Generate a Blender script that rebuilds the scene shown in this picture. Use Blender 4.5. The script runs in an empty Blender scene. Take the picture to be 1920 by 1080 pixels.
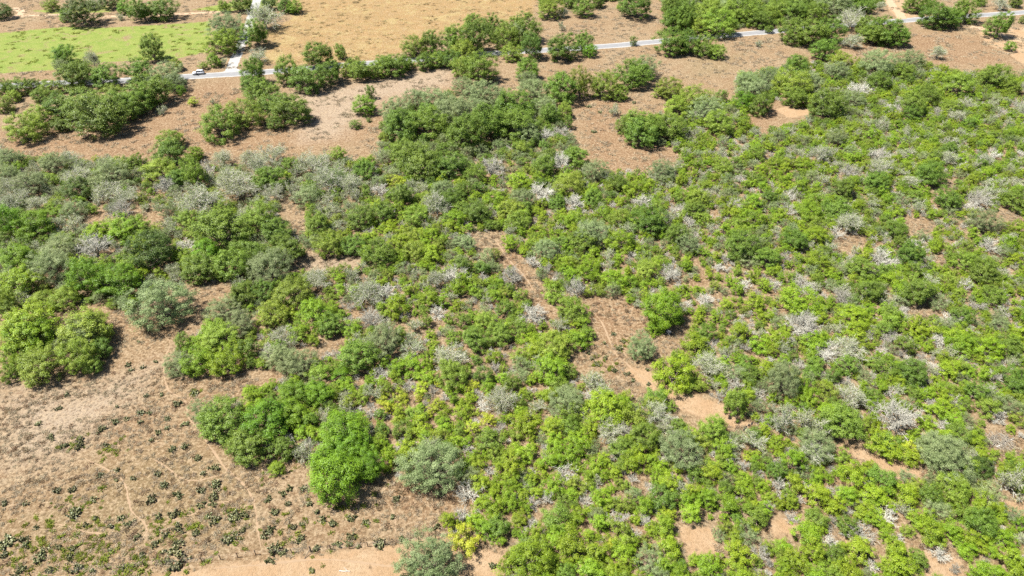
import bpy, math, random
import numpy as np
from mathutils import Vector

# ------------------------------------------------------------------ camera, sky, sun, exposure
SC = bpy.context.scene
COL = SC.collection
PITCH = math.radians(38.0)
CAM_H = 103.0
F_PX = 1297.0                                   # focal length in pixels of the 1920 px wide photograph
cam_data = bpy.data.cameras.new('camera')
cam_data.sensor_width = 36.0
cam_data.lens = 36.0 * F_PX / 1920.0
cam_data.clip_start = 0.5
cam_data.clip_end = 9000.0
cam = bpy.data.objects.new('camera', cam_data)
COL.objects.link(cam)
cam.location = (0, 0, CAM_H)
cam.rotation_euler = (math.pi / 2 - PITCH, 0, 0)
SC.camera = cam

SUN_EL = math.radians(62.0)
SUN_AZ = math.radians(268.0)                    # compass bearing of the sun seen from +Y clockwise (from the left)
world = bpy.data.worlds.new('World')
SC.world = world
world.use_nodes = True
wn = world.node_tree.nodes
bg = wn['Background']
sky = wn.new('ShaderNodeTexSky')
sky.sky_type = 'NISHITA'
sky.sun_disc = False
sky.sun_elevation = SUN_EL
sky.sun_rotation = SUN_AZ
world.node_tree.links.new(sky.outputs[0], bg.inputs[0])
bg.inputs[1].default_value = 0.062
sun_data = bpy.data.lights.new('sun', 'SUN')
sun_data.energy = 5.0
sun_data.angle = math.radians(0.53)
sun_data.color = (1.0, 0.965, 0.91)
sun = bpy.data.objects.new('sun', sun_data)
COL.objects.link(sun)
to_sun = Vector((math.sin(SUN_AZ) * math.cos(SUN_EL), math.cos(SUN_AZ) * math.cos(SUN_EL), math.sin(SUN_EL)))
sun.rotation_euler = to_sun.to_track_quat('Z', 'Y').to_euler()
SC.view_settings.view_transform = 'Standard'
SC.view_settings.look = 'None'
SC.view_settings.gamma = 1.0
SC.view_settings.use_curve_mapping = False
SC.view_settings.exposure = 1.72
SC.render.engine = 'CYCLES'
SC.cycles.max_bounces = 4
SC.cycles.diffuse_bounces = 2
SC.cycles.glossy_bounces = 2
SC.cycles.transmission_bounces = 3
SC.cycles.use_denoising = False
SC.render.filter_size = 1.0

# ------------------------------------------------------------------ helpers
FWD = np.array([0, math.cos(PITCH), -math.sin(PITCH)])
UP = np.array([0, math.sin(PITCH), math.cos(PITCH)])


def ground(px, py, z0=0.0):
    """the spot of the place seen at a pixel of the photograph, at height z0"""
    u = (px - 960) / F_PX
    v = (540 - py) / F_PX
    d = np.array([u, 0, 0]) + UP * v + FWD
    t = (z0 - CAM_H) / d[2]
    return np.array([d[0] * t, d[1] * t, z0]), t


def to_px(x, y, z=0.0):
    rz = y * FWD[1] + (z - CAM_H) * FWD[2]
    ry = y * UP[1] + (z - CAM_H) * UP[2]
    return 960 + F_PX * x / rz, 540 - F_PX * ry / rz, rz


def mesh_quads(name, verts, quads, mats, mat_idx=None, tint=None, smooth=False):
    verts = np.asarray(verts, np.float32)
    quads = np.asarray(quads, np.int32)
    me = bpy.data.meshes.new(name)
    me.vertices.add(len(verts))
    me.vertices.foreach_set('co', verts.ravel())
    me.loops.add(quads.size)
    me.loops.foreach_set('vertex_index', quads.ravel())
    me.polygons.add(len(quads))
    me.polygons.foreach_set('loop_start', np.arange(0, quads.size, 4, dtype=np.int32))
    me.polygons.foreach_set('loop_total', np.full(len(quads), 4, np.int32))
    for m in mats:
        me.materials.append(m)
    if mat_idx is not None:
        me.polygons.foreach_set('material_index', np.asarray(mat_idx, np.int32))
    if smooth:
        me.polygons.foreach_set('use_smooth', np.ones(len(quads), bool))
    if tint is not None:
        a = me.attributes.new('tint', 'FLOAT', 'POINT')
        a.data.foreach_set('value', np.asarray(tint, np.float32))
    me.update(calc_edges=True)
    return me


def link(name, data, parent=None, loc=None, rot=None, scl=None):
    o = bpy.data.objects.new(name, data)
    COL.objects.link(o)
    if loc is not None:
        o.location = loc
    if rot is not None:
        o.rotation_euler = rot
    if scl is not None:
        o.scale = scl
    if parent is not None:
        o.parent = parent
    return o


def tag(o, label=None, cat=None, group=None, kind=None):
    if label:
        o['label'] = label
    if cat:
        o['category'] = cat
    if group:
        o['group'] = group
    if kind:
        o['kind'] = kind
    return o


class MB:
    """collects boxes, tubes and prisms; all faces may be n-gons"""

    def __init__(self):
        self.v, self.f, self.m = [], [], []

    def add(self, vs, fs, m=0):
        b = len(self.v)
        self.v += [tuple(p) for p in vs]
        self.f += [tuple(i + b for i in f) for f in fs]
        self.m += [m] * len(fs)
        return self

    def box(self, c, s, m=0, taper=1.0):
        x, y, z = c
        a, b, h = s[0] / 2, s[1] / 2, s[2] / 2
        vs = [(x + i * a * (taper if k > 0 else 1), y + j * b * (taper if k > 0 else 1), z + k * h)
              for k in (-1, 1) for i, j in ((-1, -1), (1, -1), (1, 1), (-1, 1))]
        return self.add(vs, [(3, 2, 1, 0), (4, 5, 6, 7), (0, 1, 5, 4), (1, 2, 6, 5), (2, 3, 7, 6), (3, 0, 4, 7)], m)

    def tube(self, pts, rad, n=6, m=0):
        pts = [Vector(p) for p in pts]
        vs, fs = [], []
        for i, p in enumerate(pts):
            d = (pts[min(i + 1, len(pts) - 1)] - pts[max(i - 1, 0)]).normalized()
            a = d.cross(Vector((0, 0, 1)))
            a = Vector((1, 0, 0)) if a.length < 1e-3 else a.normalized()
            b = d.cross(a).normalized()
            r = rad[i] if hasattr(rad, '__len__') else rad
            vs += [p + (a * math.cos(2 * math.pi * k / n) + b * math.sin(2 * math.pi * k / n)) * r for k in range(n)]
        for i in range(len(pts) - 1):
            for k in range(n):
                k2 = (k + 1) % n
                fs.append((i * n + k, i * n + k2, (i + 1) * n + k2, (i + 1) * n + k))
        fs.append(tuple(range(n))[::-1])
        fs.append(tuple((len(pts) - 1) * n + k for k in range(n)))
        return self.add(vs, fs, m)

    def mesh(self, name, mats, smooth=False):
        me = bpy.data.meshes.new(name)
        me.from_pydata(self.v, [], self.f)
        for mm in mats:
            me.materials.append(mm)
        me.polygons.foreach_set('material_index', np.array(self.m, np.int32))
        if smooth:
            me.polygons.foreach_set('use_smooth', np.ones(len(self.f), bool))
        me.update()
        return me

    def build(self, name, mats, parent=None, loc=None, rot=None, smooth=False):
        return link(name, self.mesh(name, mats, smooth), parent, loc, rot)


# ------------------------------------------------------------------ materials
def new_mat(name):
    m = bpy.data.materials.new(name)
    m.use_nodes = True
    nt = m.node_tree
    return m, nt, nt.nodes, nt.links, nt.nodes['Principled BSDF']


def plain(name, col, rough=0.7, metal=0.0, noise=0.0, scale=6.0, spec=0.3):
    m, nt, n, l, p = new_mat(name)
    p.inputs['Base Color'].default_value = (*col, 1)
    p.inputs['Roughness'].default_value = rough
    p.inputs['Metallic'].default_value = metal
    p.inputs['Specular IOR Level'].default_value = spec
    if noise:
        t = n.new('ShaderNodeTexNoise')
        t.inputs['Scale'].default_value = scale
        t.inputs['Detail'].default_value = 5
        co = n.new('ShaderNodeTexCoord')
        l.new(co.outputs['Object'], t.inputs['Vector'])
        mx = n.new('ShaderNodeMix')
        mx.data_type = 'RGBA'
        mx.inputs['A'].default_value = (*[c * (1 - noise) for c in col], 1)
        mx.inputs['B'].default_value = (*[min(1, c * (1 + noise)) for c in col], 1)
        l.new(t.outputs['Fac'], mx.inputs['Factor'])
        l.new(mx.outputs['Result'], p.inputs['Base Color'])
    return m


def leaf_mat(name, ca, cb, trans=0.3, hue=0.02, val=0.25, rough=0.5, spec=0.25):
    m, nt, n, l, p = new_mat(name)
    at = n.new('ShaderNodeAttribute')
    at.attribute_name = 'tint'
    mx = n.new('ShaderNodeMix')
    mx.data_type = 'RGBA'
    mx.inputs['A'].default_value = (*ca, 1)
    mx.inputs['B'].default_value = (*cb, 1)
    l.new(at.outputs['Fac'], mx.inputs['Factor'])
    oi = n.new('ShaderNodeObjectInfo')
    h = n.new('ShaderNodeMapRange')
    h.inputs['To Min'].default_value = 0.5 - hue
    h.inputs['To Max'].default_value = 0.5 + hue
    l.new(oi.outputs['Random'], h.inputs['Value'])
    mu = n.new('ShaderNodeMath')
    mu.operation = 'MULTIPLY'
    mu.inputs[1].default_value = 7.31
    l.new(oi.outputs['Random'], mu.inputs[0])
    fr = n.new('ShaderNodeMath')
    fr.operation = 'FRACT'
    l.new(mu.outputs[0], fr.inputs[0])
    v = n.new('ShaderNodeMapRange')
    v.inputs['To Min'].default_value = 1 - val
    v.inputs['To Max'].default_value = 1 + val
    l.new(fr.outputs[0], v.inputs['Value'])
    hs = n.new('ShaderNodeHueSaturation')
    l.new(h.outputs[0], hs.inputs['Hue'])
    l.new(v.outputs[0], hs.inputs['Value'])
    l.new(mx.outputs['Result'], hs.inputs['Color'])
    l.new(hs.outputs[0], p.inputs['Base Color'])
    p.inputs['Roughness'].default_value = rough
    p.inputs['Specular IOR Level'].default_value = spec
    tr = n.new('ShaderNodeBsdfTranslucent')
    l.new(hs.outputs[0], tr.inputs['Color'])
    ms = n.new('ShaderNodeMixShader')
    ms.inputs[0].default_value = trans
    l.new(p.outputs[0], ms.inputs[1])
    l.new(tr.outputs[0], ms.inputs[2])
    l.new(ms.outputs[0], n['Material Output'].inputs['Surface'])
    return m


LEAF = {
    'O': leaf_mat('leaf_dark_green', (0.070, 0.122, 0.010), (0.150, 0.220, 0.030), 0.36, hue=0.012, val=0.18),
    'B': leaf_mat('leaf_vivid_green', (0.078, 0.152, 0.005), (0.158, 0.256, 0.015), 0.36, hue=0.012, val=0.12),
    'G': leaf_mat('leaf_yellow_green', (0.110, 0.182, 0.006), (0.222, 0.302, 0.020), 0.36, hue=0.014, val=0.18),
    'M': leaf_mat('leaf_mid_green', (0.108, 0.166, 0.011), (0.212, 0.272, 0.036), 0.36, hue=0.014, val=0.18),
    'S': leaf_mat('leaf_grey_green', (0.118, 0.160, 0.052), (0.245, 0.285, 0.125), 0.36, hue=0.012, val=0.16),
    'D': leaf_mat('leaf_blackish_green', (0.048, 0.082, 0.010), (0.105, 0.145, 0.024), 0.34, hue=0.01, val=0.12),
    'T': leaf_mat('leaf_thin_grey_green', (0.155, 0.198, 0.060), (0.290, 0.325, 0.145), 0.38, hue=0.012, val=0.15),
    'Y': leaf_mat('leaf_yellowish', (0.195, 0.245, 0.008), (0.330, 0.365, 0.036), 0.38, hue=0.014, val=0.18),
}
BARK = plain('bark_grey_brown', (0.16, 0.125, 0.095), 0.9, noise=0.35, scale=3)
BARK_PALE = plain('bark_pale_grey', (0.40, 0.38, 0.315), 0.9, noise=0.25, scale=3)


def dead_mat():
    m, nt, n, l, p = new_mat('dead_twig_grey')
    oi = n.new('ShaderNodeObjectInfo')
    mx = n.new('ShaderNodeMix')
    mx.data_type = 'RGBA'
    mx.inputs['A'].default_value = (0.25, 0.235, 0.19, 1)
    mx.inputs['B'].default_value = (0.45, 0.432, 0.362, 1)
    l.new(oi.outputs['Random'], mx.inputs['Factor'])
    l.new(mx.outputs['Result'], p.inputs['Base Color'])
    p.inputs['Roughness'].default_value = 0.85
    p.inputs['Specular IOR Level'].default_value = 0.1
    return m


DEAD = dead_mat()
# ------------------------------------------------------------------ ground
def sdist(poly, X, Y):
    """signed distance to a polygon, positive inside"""
    P = np.array(poly)
    d = np.full(X.shape, 1e9)
    ins = np.zeros(X.shape, bool)
    n = len(P)
    for i in range(n):
        ax, ay = P[i]
        bx, by = P[(i + 1) % n]
        ex, ey = bx - ax, by - ay
        wx, wy = X - ax, Y - ay
        t = np.clip((wx * ex + wy * ey) / (ex * ex + ey * ey + 1e-9), 0, 1)
        d = np.minimum(d, (wx - ex * t) ** 2 + (wy - ey * t) ** 2)
        c = ((ay > Y) != (by > Y)) & (X < (bx - ax) * (Y - ay) / (by - ay + 1e-12) + ax)
        ins ^= c
    d = np.sqrt(d)
    return np.where(ins, d, -d)


def gpoly(s):
    q = [float(a) for a in s.replace(',', ' ').split()]
    return [tuple(ground(q[i], q[i + 1])[0][:2]) for i in range(0, len(q), 2)]


def smooth01(x, a, b):
    t = np.clip((x - a) / (b - a), 0, 1)
    return t * t * (3 - 2 * t)


def axis(lo, hi, step, far):
    a = list(np.arange(lo, hi + step, step))
    s, x = step, a[-1]
    while x < far:
        s *= 1.45
        x += s
        a.append(x)
    s, x = step, a[0]
    pre = []
    while x > -far:
        s *= 1.45
        x -= s
        pre.append(x)
    return np.array(pre[::-1] + a)


GREEN = [gpoly('-120 72 0 62 120 50 200 52 310 46 395 40 396 70 386 98 320 112 200 116 120 130 0 138 -120 146'),
         gpoly('360 18 440 4 520 -4 520 12 420 22'),
         gpoly('60 20 200 10 210 22 110 27')]
GOLD = [gpoly('540 -20 1010 -20 1000 30 930 46 850 58 760 96 700 112 560 122 490 118 500 60 548 34')]
RED = [gpoly('0 250 250 195 420 150 470 180 720 150 860 130 870 165 720 210 690 262 560 280 420 290 300 300 0 300'),
       gpoly('1080 190 1180 180 1190 260 1290 290 1220 325 1080 320 1100 270'),
       gpoly('1370 175 1500 195 1430 250 1380 230'),
       gpoly('1520 100 1700 60 1850 70 1900 120 1740 125 1580 95'),
       gpoly('1090 560 1190 560 1210 640 1110 640'),
       gpoly('870 640 960 440 1000 540 1040 620'),
       gpoly('720 910 860 900 850 950 760 960')]
SAND = [gpoly('1452 205 1490 195 1530 212 1480 222'),
        gpoly('1835 60 1930 50 1930 130 1890 100 1850 82'),
        gpoly('1655 -10 1725 -10 1720 30 1690 40 1668 20'),
        gpoly('150 1100 420 1058 620 1036 760 1018 840 1008 960 1040 940 1100'),
        gpoly('1268 985 1346 988 1345 1040 1300 1060'),
        gpoly('1440 975 1500 970 1504 1002 1450 1008'),
        gpoly('1570 995 1640 1005 1600 1040'),
        gpoly('1868 945 1930 935 1930 1000'),
        gpoly('1560 822 1640 830 1730 885 1700 905 1600 855'),
        gpoly('1215 690 1290 738 1360 758 1412 800 1340 800 1230 740 1160 690'),
        gpoly('1690 1020 1790 1040 1820 1090 1740 1090')]
STRAW = [gpoly('540 175 700 150 760 135 860 125 850 160 720 190 640 260 560 270'),
         gpoly('0 730 130 730 300 680 250 760 120 860 0 880'),
         gpoly('560 480 670 478 670 510 560 512')]
OLIVE = [gpoly('180 870 340 830 480 880 470 1000 300 1040 0 1060 0 1000 120 930'),
         gpoly('1290 100 1400 100 1370 140 1290 150')]


def make_ground():
    xs = axis(-290, 290, 1.3, 4000)
    ys = axis(40, 420, 1.3, 4000)
    X, Y = np.meshgrid(xs, ys)
    nx, ny = len(xs), len(ys)
    V = np.stack([X.ravel(), Y.ravel(), np.zeros(X.size)], 1)
    i = np.arange((nx - 1) * (ny - 1))
    r, c = i // (nx - 1), i % (nx - 1)
    a = r * nx + c
    Q = np.stack([a, a + 1, a + 1 + nx, a + nx], 1)
    m, nt, n, l, p = new_mat('dry_ground')
    me = mesh_quads('ground', V, Q, [m], smooth=True)

    def mask(name, polys, soft):
        v = np.zeros(X.shape)
        for q in polys:
            v = np.maximum(v, smooth01(sdist(q, X, Y), -soft, soft))
        at = me.attributes.new(name, 'FLOAT', 'POINT')
        at.data.foreach_set('value', v.ravel().astype(np.float32))
    mask('green', GREEN, 3.0)
    mask('gold', GOLD, 6.0)
    mask('red', RED, 7.0)
    mask('sand', SAND, 1.3)
    mask('straw', STRAW, 9.0)
    mask('olive', OLIVE, 9.0)

    def noise(scale, detail=4, rough=0.6, dist=0.0, vec=None):
        t = n.new('ShaderNodeTexNoise')
        t.inputs['Scale'].default_value = scale
        t.inputs['Detail'].default_value = detail
        t.inputs['Roughness'].default_value = rough
        t.inputs['Distortion'].default_value = dist
        l.new(vec if vec is not None else co.outputs['Object'], t.inputs['Vector'])
        return t.outputs['Fac']

    def ramp(fac, lo, hi):
        t = n.new('ShaderNodeMapRange')
        t.inputs['From Min'].default_value = lo
        t.inputs['From Max'].default_value = hi
        l.new(fac, t.inputs['Value'])
        return t.outputs[0]

    def attr(name):
        t = n.new('ShaderNodeAttribute')
        t.attribute_name = name
        return t.outputs['Fac']

    def math_(op, a, b):
        t = n.new('ShaderNodeMath')
        t.operation = op
        for s, v in ((0, a), (1, b)):
            if isinstance(v, (int, float)):
                t.inputs[s].default_value = v
            else:
                l.new(v, t.inputs[s])
        return t.outputs[0]

    def mix(fac, a, b):
        t = n.new('ShaderNodeMix')
        t.data_type = 'RGBA'
        l.new(fac, t.inputs['Factor'])
        for s, v in (('A', a), ('B', b)):
            if isinstance(v, tuple):
                t.inputs[s].default_value = (*v, 1)
            else:
                l.new(v, t.inputs[s])
        return t.outputs['Result']

    co = n.new('ShaderNodeTexCoord')
    big = noise(0.045, 4, 0.6, 0.4)
    mid = noise(0.22, 5, 0.65, 0.6)
    fine = noise(1.7, 6, 0.75)
    grain = noise(5.5, 3, 0.7)
    edge = math_('MULTIPLY', math_('SUBTRACT', noise(0.5, 5, 0.7, 0.5), 0.5), 1.3)   # ragged edges for the masks

    def ragged(name, lo=0.35, hi=0.65):
        return ramp(math_('ADD', attr(name), edge), lo, hi)
    pale = ramp(fine, 0.505, 0.60)
    dark = ramp(fine, 0.475, 0.39)
    base = mix(ramp(big, 0.35, 0.65), (0.138, 0.090, 0.047), (0.158, 0.116, 0.068))
    base = mix(ramp(mid, 0.42, 0.72), base, (0.120, 0.073, 0.037))
    red = mix(ramp(mid, 0.35, 0.7), (0.141, 0.084, 0.044), (0.106, 0.057, 0.028))
    base = mix(math_('MULTIPLY', ragged('red', 0.2, 0.9), 0.75), base, red)
    base = mix(math_('MULTIPLY', ragged('straw', 0.2, 1.0), 0.75), base, (0.212, 0.171, 0.126))
    base = mix(math_('MULTIPLY', ragged('olive', 0.2, 0.9), 0.5), base, (0.108, 0.084, 0.039))
    gold = mix(ramp(mid, 0.35, 0.65), (0.188, 0.116, 0.044), (0.140, 0.093, 0.034))
    gold = mix(ramp(noise(0.1, 5, 0.7, 1.0), 0.5, 0.62), gold, (0.195, 0.148, 0.057))
    base = mix(ragged('gold'), base, gold)
    # swirls of lying straw and bare red-brown soil
    sw = noise(0.75, 6, 0.72, 1.4)
    base = mix(math_('MULTIPLY', ramp(sw, 0.52, 0.62), 0.6), base, (0.242, 0.178, 0.113))
    base = mix(math_('MULTIPLY', ramp(sw, 0.46, 0.37), 0.5), base, (0.108, 0.057, 0.029))
    # straw flecks and dark litter
    base = mix(math_('MULTIPLY', pale, 0.75), base, (0.242, 0.183, 0.113))
    base = mix(math_('MULTIPLY', dark, 0.75), base, (0.065, 0.043, 0.022))
    sand = mix(ramp(mid, 0.3, 0.7), (0.211, 0.133, 0.071), (0.247, 0.176, 0.108))
    sand = mix(math_('MULTIPLY', dark, 0.6), sand, (0.145, 0.091, 0.047))
    sand = mix(math_('MULTIPLY', ramp(noise(0.8, 5, 0.7, 0.6), 0.5, 0.66), 0.6), sand, (0.176, 0.118, 0.062))
    base = mix(ragged('sand', 0.3, 0.75), base, sand)
    green = mix(ramp(mid, 0.35, 0.65), (0.094, 0.132, 0.020), (0.143, 0.156, 0.037))
    green = mix(math_('MULTIPLY', dark, 0.6), green, (0.057, 0.090, 0.016))
    green = mix(math_('MULTIPLY', pale, 0.5), green, (0.173, 0.180, 0.070))
    gm = math_('MULTIPLY', ragged('green', 0.3, 0.7), ramp(noise(0.12, 5, 0.7, 0.8), 0.30, 0.46))
    base = mix(gm, base, green)
    l.new(base, p.inputs['Base Color'])
    p.inputs['Roughness'].default_value = 0.95
    p.inputs['Specular IOR Level'].default_value = 0.1
    bump = n.new('ShaderNodeBump')
    bump.inputs['Strength'].default_value = 0.9
    bump.inputs['Distance'].default_value = 0.35
    l.new(math_('ADD', fine, math_('MULTIPLY', grain, 0.35)), bump.inputs['Height'])
    l.new(bump.outputs[0], p.inputs['Normal'])
    o = link('ground', me)
    tag(o, 'dry tan pasture ground with straw, red soil and a green field', kind='structure')


make_ground()

# roads, shoulders, tracks and cattle trails -------------------------------------------------
ASPHALT = plain('old_asphalt', (0.135, 0.133, 0.131), 0.85, noise=0.22, scale=0.6)
GRAVEL = plain('caliche_gravel', (0.205, 0.200, 0.188), 0.95, noise=0.25, scale=0.9)
TRACK = plain('bare_track_soil', (0.247, 0.171, 0.106), 0.95, noise=0.2, scale=0.8)
TRAIL = plain('cattle_trail_soil', (0.180, 0.124, 0.074), 0.95, noise=0.2, scale=0.9)


def strip(name, pts, width, z, mat, label, ragged=0.05, step=1.0, seed=1, uneven=0.0):
    rng = np.random.default_rng(seed)
    P = np.array([ground(x, y)[0][:2] for x, y in pts])
    # Catmull-Rom through the points
    out = []
    for i in range(len(P) - 1):
        p0, p1, p2, p3 = P[max(i - 1, 0)], P[i], P[i + 1], P[min(i + 2, len(P) - 1)]
        k = max(2, int(np.linalg.norm(p2 - p1) / step))
        for t in np.linspace(0, 1, k, endpoint=False):
            out.append(0.5 * (2 * p1 + (p2 - p0) * t + (2 * p0 - 5 * p1 + 4 * p2 - p3) * t * t + (3 * p1 - p0 - 3 * p2 + p3) * t ** 3))
    out.append(P[-1])
    C = np.array(out)
    T = np.gradient(C, axis=0)
    T /= np.linalg.norm(T, axis=1)[:, None] + 1e-9
    N = np.stack([-T[:, 1], T[:, 0]], 1)
    n = len(C)

    def wob():
        a = np.convolve(rng.normal(0, 1, n + 6), np.ones(5) / 5, 'same')[3:-3] + 0.5 * rng.normal(0, 1, n)
        return a * ragged
    taper = np.ones(n)
    if uneven:
        e = np.minimum(np.arange(n), np.arange(n)[::-1]) / max(1, n * 0.12)
        taper = np.clip(e, 0.15, 1) * (1 + uneven * np.sin(np.arange(n) * 0.37 + seed) * np.sin(np.arange(n) * 0.11))
    wl, wr = width / 2 * taper + wob(), width / 2 * taper + wob()
    wl, wr = np.maximum(wl, 0.06), np.maximum(wr, 0.06)
    L, R = C + N * wl[:, None], C - N * wr[:, None]
    V = np.concatenate([np.c_[L, np.full(n, z)], np.c_[R, np.full(n, z)]])
    a = np.arange(n - 1)
    Q = np.stack([a + n, a + n + 1, a + 1, a], 1)
    o = link(name, mesh_quads(name, V, Q, [mat]))
    tag(o, label, kind='structure')
    return C


ROAD_PX = [(-90, 167), (90, 157), (230, 151), (345, 144), (440, 138.5), (558, 130.5), (640, 122.5), (807, 110), (920, 100),
           (1117, 88), (1230, 78), (1317, 70), (1430, 60.5), (1560, 49), (1693, 38.5), (1737, 35), (1830, 29), (1913, 23.5), (2000, 16)]
SIDE_PX = [(431, 138), (438, 118), (449, 92), (457, 72), (466, 50), (474, 24), (482, 0), (488, -20)]
strip('road_shoulder', ROAD_PX, 6.0, 0.004, GRAVEL, 'pale gravel shoulder along the county road', 0.18)
strip('side_road', SIDE_PX, 4.4, 0.008, GRAVEL, 'pale gravel side road meeting the county road', 0.2)
strip('side_road_apron', [(415, 141), (430, 135), (445, 129)], 5.0, 0.010, GRAVEL, 'pale gravel corner at the road junction', 0.3)
road_c = strip('road', ROAD_PX, 3.9, 0.014, ASPHALT, 'narrow grey asphalt county road crossing the pasture', 0.05)
strip('dirt_track', [(-40, 38), (10, 36), (34, 29), (40, 22), (32, 17), (20, 16)], 3.6, 0.004, TRACK, 'pale two-rut dirt track bending at the far field', 0.4)
strip('dirt_track', [(34, 30), (110, 28), (190, 31), (250, 29), (320, 27), (420, 22)], 3.0, 0.006, TRACK, 'reddish dirt track along the back of the green field', 0.4)
strip('driveway', [(1693, 37), (1686, 24), (1672, 10), (1668, -6)], 4.5, 0.010, TRACK, 'sandy driveway leading off the county road', 0.4)
strip('dirt_track', [(1820, 50), (1860, 58), (1900, 72), (1960, 84)], 4.5, 0.006, TRACK, 'orange dirt track by the roadside lone tree', 0.5)
TRAILS = [
    ([(290, 615), (318, 640), (311, 665), (306, 682), (309, 712), (320, 735), (347, 752), (352, 780), (365, 797), (385, 825), (410, 860), (425, 880),
      (450, 902), (470, 927), (479, 952), (482, 985), (489, 1026)], 0.55, 'winding cattle trail down the dry pasture to the fence'),
    ([(290, 862), (312, 875), (342, 897), (375, 900), (422, 888)], 0.5, 'short cattle trail joining the main trail above the cactus'),
    ([(160, 860), (200, 880), (233, 905), (245, 955), (270, 980), (274, 1000), (270, 1024)], 0.4, 'thin cattle trail through the cactus patch'),
    ([(272, 986), (322, 975), (362, 964), (390, 945), (436, 940)], 0.5, 'pale cattle trail crossing between cactus clumps'),
    ([(100, 982), (120, 985), (160, 997), (207, 1002)], 0.45, 'faint cattle trail near the bottom cactus'),
    ([(400, 1066), (450, 1062), (512, 1057), (580, 1050), (640, 1050), (692, 1057), (735, 1061), (790, 1058)], 0.6, 'pale foot track running along below the fence'),
    ([(1100, 572), (1125, 600), (1140, 630), (1152, 660), (1175, 682), (1205, 708), (1245, 735)], 0.5, 'cattle trail through the reddish clearing'),
    ([(930, 450), (948, 480), (965, 500), (985, 520), (1000, 545)], 0.9, 'bare dirt trail cutting through the dense scrub'),
    ([(1105, 36), (1140, 26), (1180, 14), (1190, -5)], 1.0, 'faint pale track across the far pasture'),
    ([(730, 945), (738, 965), (742, 985), (741, 1000)], 0.45, 'short trail through the brown grass tufts'),
]
PATHS = []
for k, (pts, w, lab) in enumerate(TRAILS):
    PATHS.append(strip('path', pts, w * 0.5, 0.005 + 0.0012 * k, TRAIL, lab, 0.11, 0.35, 50 + k, 0.3))
# ------------------------------------------------------------------ plant shapes
def seg_quads(P0, P1, R0, R1, n=3):
    """tapered n-sided limbs between arrays of points, as quads"""
    P0, P1 = np.asarray(P0, float), np.asarray(P1, float)
    R0, R1 = np.asarray(R0, float), np.asarray(R1, float)
    d = P1 - P0
    d /= np.linalg.norm(d, axis=1)[:, None] + 1e-9
    ref = np.where(np.abs(d[:, 2:3]) > 0.9, np.array([[1.0, 0, 0]]), np.array([[0, 0, 1.0]]))
    a = np.cross(d, ref)
    a /= np.linalg.norm(a, axis=1)[:, None] + 1e-9
    b = np.cross(d, a)
    vs = []
    for P, R in ((P0, R0), (P1, R1)):
        for k in range(n):
            t = 2 * math.pi * k / n
            vs.append(P + (a * math.cos(t) + b * math.sin(t)) * R[:, None])
    V = np.stack(vs, 1).reshape(-1, 3)
    base = np.arange(len(P0))[:, None, None] * (2 * n)
    q = np.array([[k, (k + 1) % n, n + (k + 1) % n, n + k] for k in range(n)])[None]
    return V, (base + q).reshape(-1, 4)


def unit(v):
    return v / (np.linalg.norm(v, axis=-1, keepdims=True) + 1e-9)


def lobed(rng, n=7, amp=0.35):
    """a lumpy radius as a function of direction"""
    D = unit(rng.normal(0, 1, (n, 3)) + np.array([0, 0, 0.3]))
    A = rng.uniform(-amp, amp, n)
    W = rng.uniform(2.0, 7.0, n)
    return lambda d: 1 + (A[None] * np.exp(W[None] * (d @ D.T - 1))).sum(1)


def leaf_quads(rng, C, N, size, aspect=0.6):
    n = len(C)
    r = unit(rng.normal(0, 1, (n, 3)))
    a = unit(np.cross(N, r))
    b = np.cross(N, a)
    s = size * rng.uniform(0.65, 1.35, n)[:, None]
    a, b = a * s * 0.5, b * s * 0.5 * aspect
    V = np.stack([C - a, C + b * 0.9 - a * 0.1, C + a, C - b * 0.9 + a * 0.1], 1).reshape(-1, 3)
    Q = np.arange(n * 4).reshape(-1, 4)
    return V, Q


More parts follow.
